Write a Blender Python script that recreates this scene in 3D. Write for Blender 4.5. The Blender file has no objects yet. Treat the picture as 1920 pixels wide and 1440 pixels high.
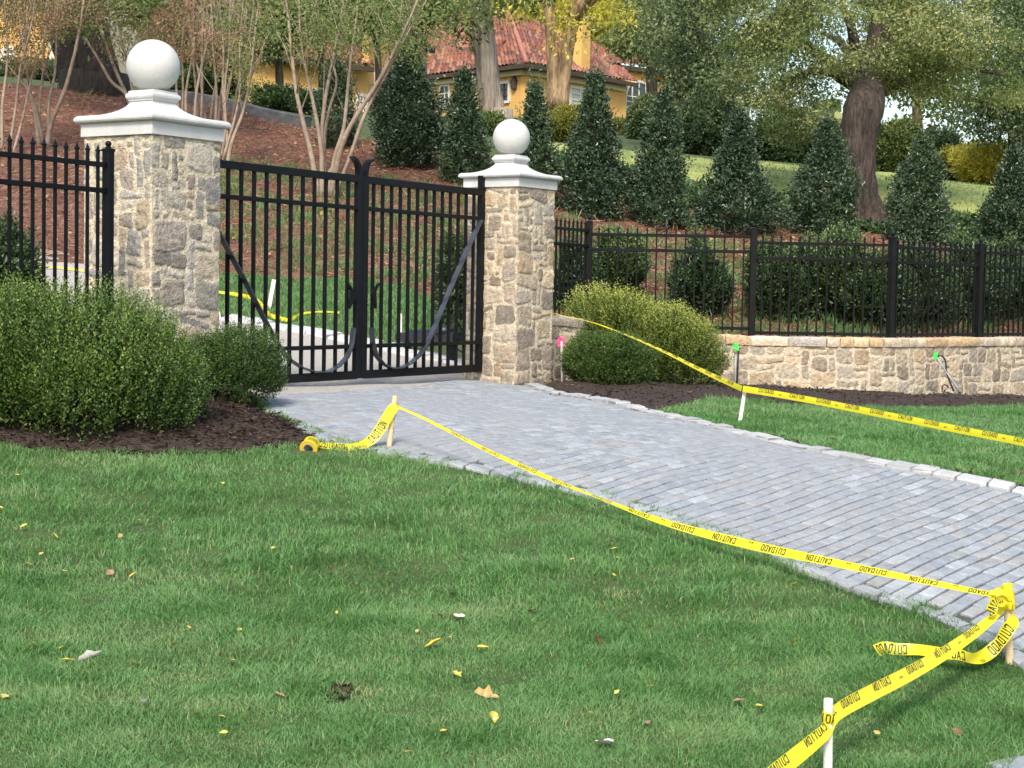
import bpy, math, random
import numpy as np
from mathutils import Vector, Matrix
random.seed(7)
RS = np.random.RandomState(11)
scene = bpy.context.scene
COL = scene.collection

# ------------------------------------------------------------------ camera geometry
F, CX, CY, HZ = 3200.0, 960.0, 720.0, 545.0      # focal length, centre and horizon of the view
PITCH = math.atan((CY - HZ) / F)
ROLL = math.atan(0.018)
ZC = 2.0                                          # eye height over the datum
cr, sr, cp, sp = math.cos(ROLL), math.sin(ROLL), math.cos(PITCH), math.sin(PITCH)

def ray(px, py):
    dx, dy = (px - CX) / F, (py - CY) / F
    ex, ey = dx * cr + dy * sr, -dx * sr + dy * cr
    return np.array([ex, cp - ey * sp, -sp - ey * cp])

def P(px, py, D):
    d = ray(px, py)
    return np.array([0, 0, ZC]) + d * (D / d[1])

# ------------------------------------------------------------------ terrain
def lerp_table(t, x):
    xs = [a for a, b in t]; ys = [b for a, b in t]
    return np.interp(x, xs, ys)

GY = [(-40, -2.3), (0, -2.25), (3, -2.15), (5, -2.02), (6.5, -1.846), (7.95, -1.597), (9, -1.405), (10, -1.235), (10.6, -1.14),
      (11.2, -1.06), (11.8, -1.005), (12.6, -0.972), (13.5, -0.963), (60, -0.963)]
def front_z(x, y):
    return lerp_table(GY, y) - 0.0446 * np.clip(x, -8, 14) + ZC

LINE = [(-2000, 8.0), (-300, 10.6), (0, 11.7), (284, 12.9), (415, 13.9), (903, 17.3), (1045, 18.7), (1250, 19.9), (1400, 20.1), (1560, 20.12),
        (1673, 20.38), (1760, 20.98), (1835, 21.62), (1920, 22.35), (2600, 26.85), (3000, 29.4), (5000, 36)]
TABLE = {
 -1500: [(10, -.75), (21, .2), (36, 4.2), (60, 7.4), (120, 13), (400, 20)],
 0:     [(12, -.82), (15, -.55), (21, .22), (36, 4.1), (60, 7.4), (120, 13), (400, 20)],
 415:   [(13.6, -.85), (17, -.68), (20, -.41), (23, .17), (36, 3.75), (60, 6.5), (120, 12), (400, 20)],
 760:   [(16.2, -.90), (18.9, -.735), (22.3, -.0), (30, 2.1), (36, 3.3), (60, 6.0), (90, 9.1), (120, 11), (400, 20)],
 900:   [(17.1, -.93), (18.3, -.83), (21.5, -.25), (29, 1.75), (36, 3.1), (60, 6.0), (90, 9.1), (120, 11), (400, 20)],
 1100:  [(19, -.62), (21, -.5), (28.5, 1.25), (36, 2.9), (60, 5.6), (90, 9.2), (120, 11), (400, 18)],
 1240:  [(20, -.55), (21.2, -.5), (28.5, 1.05), (33, 2.3), (38, 3.0), (60, 5.4), (90, 9.0), (120, 10), (400, 16)],
 1550:  [(20.2, -.55), (21.2, -.5), (29, .94), (34, 2.24), (40, 2.96), (60, 4.5), (120, 8), (400, 14)],
 1900:  [(22.4, -.55), (23.2, -.45), (30, .9), (33, 1.65), (38, 2.4), (60, 4.0), (120, 7), (400, 12)],
 3000:  [(24, -.55), (30, .6), (38, 2.0), (60, 3.5), (120, 6), (400, 10)],
}
TU = sorted(TABLE)
def back_z(u, y):
    cols = np.array([np.interp(y, [a for a, b in TABLE[k]], [b for a, b in TABLE[k]]) for k in TU])
    u = np.clip(u, TU[0], TU[-1]); i = np.clip(np.searchsorted(TU, u) - 1, 0, len(TU) - 2)
    t = (u - np.array(TU)[i]) / (np.array(TU)[i + 1] - np.array(TU)[i])
    idx = np.arange(len(np.atleast_1d(u)))
    return cols[i, idx] * (1 - t) + cols[i + 1, idx] * t + ZC

def sines(p, f, seed=0, n=6):
    r = np.random.RandomState(seed + 100); out = 0
    for k in range(n):
        kv = r.normal(size=p.shape[-1]) * f; out = out + np.sin(p @ kv + r.uniform(0, 6.3))
    return out / n ** .5

def G(x, y):
    x = np.atleast_1d(np.asarray(x, float)); y = np.atleast_1d(np.asarray(y, float))
    u = CX + F * x / np.maximum(y, 3)
    fz = front_z(x, y); ln = lerp_table(LINE, u); bz = back_z(u, np.maximum(y, ln))
    w = np.clip((y - ln) / 1.2, 0, 1); w = np.where(u > 1040, (y > ln) * 1.0, w)
    z = fz * (1 - w) + bz * w
    xy = np.stack([x, y], -1)
    z = z + .012 * sines(xy, 2.2, 1) + .02 * sines(xy, .7, 2) * (y > 22)
    return z
def g1(x, y): return float(G(x, y)[0])

def gp(px, py, dmin=4.5, dmax=130):
    """where the sight line through a photo point meets the ground"""
    d = ray(px, py); D = np.concatenate([np.arange(dmin, 30, .02), np.arange(30, dmax, .1)])
    k = D / d[1]; z = ZC + d[2] * k
    hit = np.nonzero(z <= G(d[0] * k, D))[0]
    i = hit[0] if len(hit) else len(D) - 1
    return np.array([d[0] * k[i], D[i], g1(d[0] * k[i], D[i])])

# ------------------------------------------------------------------ materials
def new_mat(name):
    m = bpy.data.materials.new(name); m.use_nodes = True
    nt = m.node_tree; b = nt.nodes['Principled BSDF']
    return m, nt, b
def noise_mat(name, c1, c2, scale=8, rough=.8, bump=0, bscale=40, c3=None, spec=.4, metallic=0, detail=6, stretch=None):
    m, nt, b = new_mat(name); N = nt.nodes; L = nt.links
    tc = N.new('ShaderNodeTexCoord'); nz = N.new('ShaderNodeTexNoise'); nz.inputs['Scale'].default_value = scale
    nz.inputs['Detail'].default_value = detail; nz.inputs['Roughness'].default_value = .65
    src = tc.outputs['Object']
    if stretch:
        mp = N.new('ShaderNodeMapping'); mp.inputs['Scale'].default_value = (1, 1, stretch); L.new(src, mp.inputs['Vector']); src = mp.outputs[0]
    L.new(src, nz.inputs['Vector'])
    rp = N.new('ShaderNodeValToRGB'); e = rp.color_ramp.elements
    e[0].position = .32; e[0].color = (*c1, 1); e[1].position = .68; e[1].color = (*c2, 1)
    if c3: k = e.new(.5); k.color = (*c3, 1)
    L.new(nz.outputs['Fac'], rp.inputs['Fac']); L.new(rp.outputs['Color'], b.inputs['Base Color'])
    b.inputs['Roughness'].default_value = rough; b.inputs['Specular IOR Level'].default_value = spec; b.inputs['Metallic'].default_value = metallic
    if bump:
        n2 = N.new('ShaderNodeTexNoise'); n2.inputs['Scale'].default_value = bscale; n2.inputs['Detail'].default_value = 8
        L.new(src, n2.inputs['Vector'])
        bp = N.new('ShaderNodeBump'); bp.inputs['Strength'].default_value = bump; bp.inputs['Distance'].default_value = .02 if not stretch else .12
        L.new(n2.outputs['Fac'], bp.inputs['Height']); L.new(bp.outputs['Normal'], b.inputs['Normal'])
    return m
def tone_mat(name, stops, rough=.5, spec=.4, trans=.25):
    """leaf material: each leaf carries its own tone 0..1 along a row of leaf colours"""
    m, nt, b = new_mat(name); N = nt.nodes; L = nt.links
    at = N.new('ShaderNodeAttribute'); at.attribute_name = 'tone'
    rp = N.new('ShaderNodeValToRGB'); e = rp.color_ramp.elements
    e[0].position = 0; e[0].color = (*stops[0], 1); e[1].position = 1; e[1].color = (*stops[-1], 1)
    for i, c in enumerate(stops[1:-1]):
        k = e.new((i + 1) / (len(stops) - 1)); k.color = (*c, 1)
    L.new(at.outputs['Fac'], rp.inputs['Fac']); L.new(rp.outputs['Color'], b.inputs['Base Color'])
    b.inputs['Roughness'].default_value = rough; b.inputs['Specular IOR Level'].default_value = spec
    if trans:
        tr = N.new('ShaderNodeBsdfTranslucent'); mx = N.new('ShaderNodeMixShader'); mx.inputs[0].default_value = trans
        L.new(rp.outputs['Color'], tr.inputs['Color']); L.new(b.outputs[0], mx.inputs[1]); L.new(tr.outputs[0], mx.inputs[2])
        L.new(mx.outputs[0], N['Material Output'].inputs['Surface'])
    return m
def color_mat(name, rough=.85, nscale=30, amt=.5, bump=.5, bscale=60, spec=.3, stain=None):
    """stone material: every stone carries its own colour, mottled by noise"""
    m, nt, b = new_mat(name); N = nt.nodes; L = nt.links
    at = N.new('ShaderNodeAttribute'); at.attribute_name = 'stone_color'
    tc = N.new('ShaderNodeTexCoord'); nz = N.new('ShaderNodeTexNoise'); nz.inputs['Scale'].default_value = nscale
    nz.inputs['Detail'].default_value = 8; nz.inputs['Roughness'].default_value = .7
    L.new(tc.outputs['Object'], nz.inputs['Vector'])
    mr = N.new('ShaderNodeMapRange'); mr.inputs[1].default_value = .3; mr.inputs[2].default_value = .7
    mr.inputs[3].default_value = 1 - amt; mr.inputs[4].default_value = 1 + amt
    L.new(nz.outputs['Fac'], mr.inputs[0])
    mx = N.new('ShaderNodeMix'); mx.data_type = 'RGBA'; mx.blend_type = 'MULTIPLY'; mx.inputs[0].default_value = 1
    L.new(at.outputs['Color'], mx.inputs[6]); L.new(mr.outputs[0], mx.inputs[7])
    out = mx.outputs[2]
    if stain:
        n3 = N.new('ShaderNodeTexNoise'); n3.inputs['Scale'].default_value = stain[0]; n3.inputs['Detail'].default_value = 5
        L.new(tc.outputs['Object'], n3.inputs['Vector'])
        r3 = N.new('ShaderNodeMapRange'); r3.inputs[1].default_value = .42; r3.inputs[2].default_value = .68
        r3.inputs[3].default_value = 0; r3.inputs[4].default_value = stain[2]
        L.new(n3.outputs['Fac'], r3.inputs[0])
        m2 = N.new('ShaderNodeMix'); m2.data_type = 'RGBA'; L.new(r3.outputs[0], m2.inputs[0])
        L.new(out, m2.inputs[6]); m2.inputs[7].default_value = (*stain[1], 1); out = m2.outputs[2]
    L.new(out, b.inputs['Base Color'])
    b.inputs['Roughness'].default_value = rough; b.inputs['Specular IOR Level'].default_value = spec
    n2 = N.new('ShaderNodeTexNoise'); n2.inputs['Scale'].default_value = bscale; n2.inputs['Detail'].default_value = 8
    L.new(tc.outputs['Object'], n2.inputs['Vector'])
    bp = N.new('ShaderNodeBump'); bp.inputs['Strength'].default_value = bump; bp.inputs['Distance'].default_value = .015
    L.new(n2.outputs['Fac'], bp.inputs['Height']); L.new(bp.outputs['Normal'], b.inputs['Normal'])
    return m

M = {}
M['soil_grass'] = noise_mat('lawn soil', (.040, .062, .018), (.075, .10, .03), 3, .95, .6, 60)
M['far_grass'] = noise_mat('upper lawn', (.21, .27, .07), (.40, .39, .12), 1.6, .95, .5, 30)  # dry grass colour, raised further to carry sunlight on this lawn
M['grass'] = tone_mat('grass blades', [(.050, .130, .034), (.082, .205, .050), (.120, .272, .070), (.162, .315, .115), (.235, .35, .13), (.42, .39, .20)], .55, .35, .3)
M['mulch'] = noise_mat('bark mulch', (.016, .011, .008), (.07, .047, .034), 40, .95, 1, 70)
M['chips'] = tone_mat('mulch chips', [(.014, .010, .008), (.045, .028, .020), (.085, .056, .042), (.16, .12, .095)], .85, .2, 0)
M['straw'] = noise_mat('pine straw', (.085, .042, .028), (.22, .105, .066), 9, .95, 1, 60)
M['needles'] = tone_mat('pine needles', [(.085, .036, .024), (.20, .085, .050), (.31, .145, .085), (.46, .29, .19), (.10, .13, .04)], .7, .3, 0)
M['sand'] = noise_mat('joint sand', (.045, .045, .045), (.10, .10, .095), 30, .95)
M['paver'] = color_mat('pavers', .82, 12, .22, .5, 90, .3, (.9, (.262, .27, .278), .8))
M['kerbstone'] = color_mat('pale kerb stone', .8, 20, .15, .4, 60)
M['concrete'] = noise_mat('washed aggregate concrete', (.27, .24, .20), (.52, .48, .42), 55, .9, .5, 150)
M['stone'] = color_mat('fieldstone', .85, 26, .42, .9, 60, .25)
M['caststone'] = noise_mat('cast stone', (.49, .485, .465), (.57, .57, .55), 6, .85, .25, 120, stretch=.5)
M['castball'] = noise_mat('cast stone ball', (.50, .49, .46), (.57, .565, .54), 5, .85, .10, 60, stretch=.3)
M['iron'] = noise_mat('black painted iron', (.004, .0045, .006), (.007, .008, .010), 5, .42, .06, 90, spec=.14)
M['strap'] = noise_mat('black strap with sky sheen', (.030, .034, .042), (.045, .05, .06), 5, .24, .05, 60, spec=.9)  # bluish base carries the sky's reflection on black paint
M['bronze'] = noise_mat('dark bronze paint', (.006, .0062, .0068), (.011, .0112, .0118), 5, .45, .06, 90, spec=.14)
M['plastic'] = noise_mat('black plastic', (.012, .014, .016), (.022, .024, .028), 6, .4)
M['wood'] = noise_mat('pale stake wood', (.52, .40, .23), (.68, .55, .35), 25, .75, .2, 80)
M['whitewood'] = noise_mat('white painted stake', (.62, .60, .52), (.75, .73, .66), 20, .7, .2, 80)
M['pink'] = noise_mat('pink flagging', (.75, .07, .22), (.9, .12, .30), 10, .5)
M['lime'] = noise_mat('lime flagging', (.03, .55, .05), (.06, .75, .10), 10, .5)
M['grey_pipe'] = noise_mat('grey conduit', (.25, .25, .25), (.4, .4, .4), 10, .5)
m, nt, b = new_mat('yellow tape film'); M['tape'] = m
b.inputs['Base Color'].default_value = (.90, .78, .03, 1); b.inputs['Roughness'].default_value = .38
tr = nt.nodes.new('ShaderNodeBsdfTranslucent'); tr.inputs[0].default_value = (.9, .8, .03, 1); mx = nt.nodes.new('ShaderNodeMixShader'); mx.inputs[0].default_value = .38
nt.links.new(b.outputs[0], mx.inputs[1]); nt.links.new(tr.outputs[0], mx.inputs[2]); nt.links.new(mx.outputs[0], nt.nodes['Material Output'].inputs[0])
M['ink'] = noise_mat('black ink', (.012, .012, .010), (.022, .022, .018), 20, .5)
M['orange_core'] = noise_mat('tape roll side', (.62, .40, .02), (.72, .50, .03), 60, .6)
M['card'] = noise_mat('cardboard core', (.42, .36, .30), (.55, .48, .40), 12, .9)
M['boxwood'] = tone_mat('boxwood leaves', [(.008, .024, .006), (.030, .070, .012), (.080, .148, .024), (.18, .25, .045), (.38, .42, .11)], .45, .45, .25)
M['boxwood_gold'] = tone_mat('boxwood leaves gold tips', [(.030, .055, .012), (.085, .130, .022), (.20, .25, .040), (.42, .45, .085), (.70, .70, .24)], .45, .4, .3)
M['holly'] = tone_mat('holly leaves', [(.012, .028, .015), (.028, .056, .028), (.050, .090, .042), (.095, .145, .065), (.19, .24, .11)], .38, .5, .12)
M['laurel'] = tone_mat('laurel leaves', [(.014, .032, .012), (.034, .068, .020), (.068, .115, .032), (.13, .18, .05), (.24, .28, .10)], .38, .5, .2)
M['ivy'] = tone_mat('ivy leaves', [(.028, .060, .022), (.06, .11, .038), (.10, .16, .05), (.17, .21, .07)], .45, .4, .15)
M['oakleaf'] = tone_mat('oak leaves', [(.034, .062, .018), (.090, .135, .038), (.170, .225, .068), (.30, .34, .11), (.55, .53, .24)], .5, .35, .42)
M['evergreen'] = tone_mat('evergreen leaves', [(.030, .058, .028), (.075, .122, .052), (.14, .195, .085), (.24, .28, .12), (.42, .42, .21)], .5, .35, .4)
M['yellowleaf'] = tone_mat('yellow leaves', [(.16, .17, .035), (.36, .33, .05), (.68, .60, .08), (.88, .82, .25)], .5, .3, .45)  # upper stops brightened to carry sunlight on the leaves
M['myrtleleaf'] = tone_mat('crape myrtle leaves', [(.09, .11, .035), (.18, .17, .065), (.33, .21, .115), (.50, .29, .18), (.48, .42, .18)], .6, .3, .35)
M['fallen'] = tone_mat('fallen leaves', [(.10, .030, .020), (.22, .10, .06), (.35, .22, .14), (.55, .42, .10), (.62, .48, .05), (.62, .60, .58)], .7, .3, .1)
M['bark_pale'] = noise_mat('pale smooth bark', (.20, .15, .11), (.38, .295, .22), 9, .8, .3, 40)
M['bark'] = noise_mat('furrowed bark', (.055, .040, .030), (.24, .18, .135), 11, .95, 1, 14, stretch=.16)
M['bark_oak'] = noise_mat('oak bark', (.018, .013, .010), (.105, .078, .060), 12, .95, 1, 14, stretch=.16)
M['bark_shaded'] = noise_mat('shade-dark bark', (.007, .006, .005), (.028, .022, .018), 9, .95, 1, 12, stretch=.18)  # the shade these trunks stand in is put into the bark colour
M['bark_pine'] = noise_mat('grey pine bark', (.11, .085, .068), (.44, .36, .29), 6, .95, 1, 8, stretch=.12)
M['bark_warm'] = noise_mat('warm bark', (.10, .055, .026), (.50, .35, .20), 4.5, .95, 1, 6, stretch=.22)  # sunlit ochre patches are mixed into the bark colour
M['stucco'] = noise_mat('ochre stucco', (.60, .335, .10), (.72, .43, .14), .8, .95, .15, 40)  # ochre made more golden with the warm sunlight on the walls
M['stucco_pale'] = noise_mat('pale trim', (.62, .52, .34), (.70, .60, .42), 4, .9)
M['tile'] = color_mat('clay roof tiles', .85, 3, .25, .3, 20, .25)
M['eave'] = noise_mat('dark eave board', (.045, .030, .022), (.075, .05, .038), 6, .7)
M['glass'] = noise_mat('window glass', (.012, .016, .020), (.035, .045, .055), 1.5, .08, spec=.8)
M['curtain'] = noise_mat('pale curtain behind glass', (.42, .42, .38), (.58, .58, .52), 4, .35, spec=.6)
M['winframe'] = noise_mat('cream window frame', (.62, .58, .46), (.70, .66, .54), 10, .6)
M['slate'] = noise_mat('grey slate edging', (.05, .052, .056), (.12, .12, .125), 6, .85, .5, 30)

# ------------------------------------------------------------------ object helpers
def tag(o, label=None, cat=None, group=None, kind=None):
    for k, v in (('label', label), ('category', cat), ('group', group), ('kind', kind)):
        if v: o[k] = v
    return o
def thing(name, label, cat, loc, group=None):
    o = bpy.data.objects.new(name, None); COL.objects.link(o); o.empty_display_size = .1
    o.location = Vector([float(v) for v in loc]); return tag(o, label, cat, group)
def link(name, me, parent=None):
    o = bpy.data.objects.new(name, me); COL.objects.link(o)
    if parent is not None: o.parent = parent
    return o
def np_mesh(name, V, faces, mat, parent=None, smooth=False, tone=None, color=None, origin=None):
    """faces: (n,4) or (n,3) int array. V in world space; stored relative to the parent's or given origin"""
    V = np.asarray(V, np.float64).copy()
    base = None
    if parent is not None:
        q = parent; base = np.zeros(3)
        while q is not None: base = base + np.array(q.location); q = q.parent
    elif origin is not None: base = np.asarray(origin, float)
    if base is not None: V = V - base
    me = bpy.data.meshes.new(name); n, k = faces.shape
    me.vertices.add(len(V)); me.vertices.foreach_set('co', V.astype(np.float32).ravel())
    me.loops.add(n * k); me.loops.foreach_set('vertex_index', faces.astype(np.int32).ravel())
    me.polygons.add(n); me.polygons.foreach_set('loop_start', np.arange(0, n * k, k, dtype=np.int32))
    me.polygons.foreach_set('use_smooth', np.full(n, smooth))
    if tone is not None:
        a = me.attributes.new('tone', 'FLOAT', 'FACE'); a.data.foreach_set('value', np.clip(tone, 0, 1).astype(np.float32))
    if color is not None:
        a = me.attributes.new('stone_color', 'FLOAT_COLOR', 'FACE')
        a.data.foreach_set('color', np.concatenate([color, np.ones((n, 1))], 1).astype(np.float32).ravel())
    me.materials.append(mat); me.update(calc_edges=True); me.validate()
    o = link(name, me, parent)
    if parent is None and base is not None: o.location = Vector(base)
    return o

class MB:
    def __init__(s): s.v = []; s.f = []; s.c = []
    def add(s, vs, fs, col=None):
        b = len(s.v); s.v += [tuple(float(q) for q in v) for v in vs]; s.f += [[i + b for i in f] for f in fs]
        s.c += [col] * len(fs); return s
    def bar(s, p0, p1, w, h, up=(0, 0, 1), bev=0):
        p0 = np.array(p0, float); p1 = np.array(p1, float); d = p1 - p0; d /= np.linalg.norm(d)
        up = np.array(up, float); side = np.cross(d, up)
        if np.linalg.norm(side) < 1e-5: side = np.cross(d, (0, 1, 0))
        side /= np.linalg.norm(side); up = np.cross(side, d)
        if not bev: prof = [(-1, -1), (1, -1), (1, 1), (-1, 1)]
        else:
            a, c = 1 - bev / (w / 2), 1 - bev / (h / 2); prof = [(-a, -1), (a, -1), (1, -c), (1, c), (a, 1), (-a, 1), (-1, c), (-1, -c)]
        n = len(prof)
        vs = [p + side * w / 2 * a + up * h / 2 * c for p in (p0, p1) for a, c in prof]
        return s.add(vs, [[i, (i + 1) % n, n + (i + 1) % n, n + i] for i in range(n)] + [list(range(n))[::-1], list(range(n, 2 * n))])
    def tube(s, pts, rad, sides=8, wob=0, cap=True):
        pts = [np.array(p, float) for p in pts]; n = len(pts); rad = [rad] * n if np.isscalar(rad) else rad
        vs = []; x = None
        for i, p in enumerate(pts):
            t = pts[min(i + 1, n - 1)] - pts[max(i - 1, 0)]; t /= np.linalg.norm(t) + 1e-9
            if x is None: x = np.cross(t, (0.3, 1, .2))
            x = x - t * (x @ t); x /= np.linalg.norm(x) + 1e-9; y = np.cross(t, x)
            for k in range(sides):
                a = 2 * math.pi * k / sides; r = rad[i] * (1 + wob * random.uniform(-1, 1))
                vs.append(p + (x * math.cos(a) + y * math.sin(a)) * r)
        fs = [[i * sides + k, i * sides + (k + 1) % sides, (i + 1) * sides + (k + 1) % sides, (i + 1) * sides + k] for i in range(n - 1) for k in range(sides)]
        if cap: fs += [list(range(sides))[::-1], list(range((n - 1) * sides, n * sides))]
        return s.add(vs, fs)
    def lathe(s, prof, c, sides=32):
        vs = [(c[0] + r * math.cos(2 * math.pi * k / sides), c[1] + r * math.sin(2 * math.pi * k / sides), c[2] + z) for r, z in prof for k in range(sides)]
        n = len(prof)
        fs = [[i * sides + k, i * sides + (k + 1) % sides, (i + 1) * sides + (k + 1) % sides, (i + 1) * sides + k] for i in range(n - 1) for k in range(sides)]
        return s.add(vs, fs + [list(range(sides))[::-1], list(range((n - 1) * sides, n * sides))])
    def loft4(s, prof, c, ax, ay):
        """square plan loft: (half width, z) rings round c with plan axes ax, ay"""
        vs = [(c[0] + r * (i * ax[0] + j * ay[0]), c[1] + r * (i * ax[1] + j * ay[1]), c[2] + z) for r, z in prof for i, j in ((-1, -1), (1, -1), (1, 1), (-1, 1))]
        n = len(prof); fs = [[a * 4 + k, a * 4 + (k + 1) % 4, a * 4 + 4 + (k + 1) % 4, a * 4 + 4 + k] for a in range(n - 1) for k in range(4)]
        return s.add(vs, fs + [[3, 2, 1, 0], [4 * n - 4, 4 * n - 3, 4 * n - 2, 4 * n - 1]])
    def build(s, name, mat, parent=None, smooth=False, origin=None, autos=None):
        V = np.array(s.v); base = np.zeros(3)
        if parent is not None:
            q = parent
            while q is not None: base = base + np.array(q.location); q = q.parent
        elif origin is not None: base = np.asarray(origin, float)
        me = bpy.data.meshes.new(name); me.from_pydata([tuple(v) for v in V - base], [], s.f)
        me.materials.append(mat)
        if any(c is not None for c in s.c):
            a = me.attributes.new('stone_color', 'FLOAT_COLOR', 'FACE')
            a.data.foreach_set('color', np.array([(*(c or (.5, .5, .5)), 1) for c in s.c], np.float32).ravel())
        if smooth:
            me.polygons.foreach_set('use_smooth', np.ones(len(me.polygons), bool))
            if autos is not None: me.set_sharp_from_angle(angle=autos)
        me.update(); o = link(name, me, parent)
        if parent is None and origin is not None: o.location = Vector(base)
        return o

def unit(a): return a / (np.linalg.norm(a, axis=-1, keepdims=True) + 1e-9)
def rdir(n): return unit(RS.normal(size=(n, 3)))

def leaf_mesh(name, B, Dv, L, W, tone, mat, parent=None, fold=.12, origin=None, N=None):
    n = len(B); Dv = unit(Dv)
    N = rdir(n) if N is None else N
    side = unit(np.cross(Dv, N)); nn = np.cross(side, Dv)
    L = np.broadcast_to(L, (n,))[:, None]; W = np.broadcast_to(W, (n,))[:, None]
    mid = B + Dv * L * .5 + nn * L * fold
    V = np.stack([B, mid + side * W * .5, B + Dv * L, mid - side * W * .5], 1).reshape(-1, 3)
    fc = np.arange(4 * n).reshape(n, 4)
    return np_mesh(name, V, fc, mat, parent, False, tone, origin=origin)

def in_poly(x, y, poly):
    poly = np.asarray(poly); inside = np.zeros(np.shape(x), bool); n = len(poly); j = n - 1
    for i in range(n):
        xi, yi = poly[i]; xj, yj = poly[j]
        c = ((yi > y) != (yj > y)) & (x < (xj - xi) * (y - yi) / (yj - yi + 1e-12) + xi)
        inside ^= c; j = i
    return inside
def poly_dist(x, y, poly):
    poly = np.asarray(poly); best = np.full(np.shape(x), 1e9); n = len(poly)
    for i in range(n):
        a, b = poly[i], poly[(i + 1) % n]; ab = b - a
        t = np.clip(((x - a[0]) * ab[0] + (y - a[1]) * ab[1]) / (ab @ ab + 1e-12), 0, 1)
        best = np.minimum(best, np.hypot(x - a[0] - t * ab[0], y - a[1] - t * ab[1]))
    return np.where(in_poly(x, y, poly), best, -best)

def grid_sheet(name, xs, ys, zf, mat, keep=None, kind='structure', smooth=True):
    X, Y = np.meshgrid(xs, ys); Z = zf(X.ravel(), Y.ravel())
    V = np.stack([X.ravel(), Y.ravel(), Z], 1); nx, ny = len(xs), len(ys)
    i = np.arange(nx - 1)[None, :] + nx * np.arange(ny - 1)[:, None]
    fc = np.stack([i, i + 1, i + nx + 1, i + nx], -1).reshape(-1, 4)
    if keep is not None:
        k = keep(X.ravel(), Y.ravel()); fc = fc[k[fc].any(1)]
        used, inv = np.unique(fc, return_inverse=True); V = V[used]; fc = inv.reshape(-1, 4)
    o = np_mesh(name, V, fc, mat, None, smooth); o['kind'] = kind
    return o
# ------------------------------------------------------------------ camera, light, sky
cam = bpy.data.cameras.new('camera'); co = bpy.data.objects.new('camera', cam); COL.objects.link(co)
cam.sensor_width = 36; cam.lens = 36 * F / 1920; cam.clip_start = .1; cam.clip_end = 2000
Rv, Uv, Fv = Vector((1, 0, 0)), Vector((0, sp, cp)), Vector((0, cp, -sp))
cX, cY2 = Rv * cr + Uv * sr, Uv * cr - Rv * sr
m4 = Matrix((cX, cY2, -Fv)).transposed().to_4x4(); m4.translation = (0, 0, ZC); co.matrix_world = m4
scene.camera = co
SUN_EL, SUN_AZ = math.radians(47), math.radians(186)      # azimuth clockwise from +Y: behind and left of the camera
w = bpy.data.worlds.new('World'); scene.world = w; w.use_nodes = True; nt = w.node_tree
sky = nt.nodes.new('ShaderNodeTexSky'); sky.sky_type = 'NISHITA'; sky.sun_disc = False
sky.sun_elevation = SUN_EL; sky.sun_rotation = SUN_AZ; sky.air_density = 1.2; sky.dust_density = 2.5; sky.ozone_density = 1.0
nt.links.new(sky.outputs[0], nt.nodes['Background'].inputs[0]); nt.nodes['Background'].inputs[1].default_value = .135
sl = bpy.data.lights.new('sun', 'SUN'); sl.energy = 2.0; sl.angle = math.radians(13); sl.color = (1, .94, .85)
so = bpy.data.objects.new('sun', sl); COL.objects.link(so)
sd = Vector((math.sin(SUN_AZ) * math.cos(SUN_EL), math.cos(SUN_AZ) * math.cos(SUN_EL), math.sin(SUN_EL)))
so.rotation_euler = sd.to_track_quat('Z', 'Y').to_euler(); so.location = sd * 60
scene.view_settings.view_transform = 'Standard'; scene.view_settings.look = 'None'
scene.view_settings.exposure = 1.02; scene.view_settings.gamma = 1
scene.cycles.max_bounces = 6; scene.cycles.diffuse_bounces = 3; scene.cycles.transparent_max_bounces = 4
scene.cycles.use_denoising = True; scene.cycles.caustics_reflective = False; scene.cycles.caustics_refractive = False

# ------------------------------------------------------------------ ground regions (outlines found on the ground)
def gpoly(pts): return np.array([gp(*p)[:2] for p in pts])
L_EDGE = [(478, 748), (500, 775), (560, 800), (620, 828), (735, 852), (860, 872), (1000, 905), (1130, 932), (1250, 972), (1400, 1020), (1480, 1052),
          (1560, 1086), (1650, 1120), (1760, 1155), (1840, 1190), (1890, 1222), (1960, 1265), (2150, 1400)]
R_EDGE = [(890, 714), (985, 728), (1110, 755), (1240, 787), (1370, 817), (1500, 848), (1600, 869), (1700, 889), (1810, 911), (1920, 933), (2100, 968)]
GATE_A = P(415, 600, 13.9)[:2]; gaz = math.radians(31); GD = np.array([math.sin(gaz), math.cos(gaz)]); GN = np.array([math.cos(gaz), -math.sin(gaz)])
DRIVE = gpoly(L_EDGE + R_EDGE[::-1])
_n = len(L_EDGE); DRIVE = np.vstack([DRIVE[:_n], DRIVE[_n - 1] + np.array([[2.6, -1.9], [6.5, -3.6]]), DRIVE[_n] + np.array([[5.6, -3.4], [2.4, -2.1]]), DRIVE[_n:]])
g0 = GATE_A - GD * .6
bk = [gp(*p)[:2] for p in [(870, 690), (800, 676), (700, 654), (620, 638), (520, 619), (430, 603)]]
BACK_DRIVE = np.array([gp(470, 752)[:2], gp(890, 715)[:2], gp(905, 697)[:2]] + bk + [[-6, 22.5], [-9, 21], [-9, 17], [-3.6, 14.6], g0])
MULCH_L = gpoly([(-260, 900), (0, 838), (120, 846), (280, 856), (420, 852), (520, 842), (605, 832), (560, 806), (500, 778), (476, 752)] )
MULCH_L = np.vstack([MULCH_L, [[-2.2, 13.6], [-2.75, 12.9], [-4.2, 11.4], [-6, 9.6]]])
MULCH_R = gpoly([(990, 731), (1110, 757), (1225, 783), (1248, 774), (1330, 754), (1400, 754), (1500, 763), (1600, 768), (1700, 768), (1930, 762), (2600, 764)])
MULCH_R = np.vstack([MULCH_R, [[14.0, 26.9], [8.5, 22.9], [6.0, 21.3], [4.5, 20.0], [2.7, 19.8], [.5, 18.6], [.3, 17.3]]])
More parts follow.
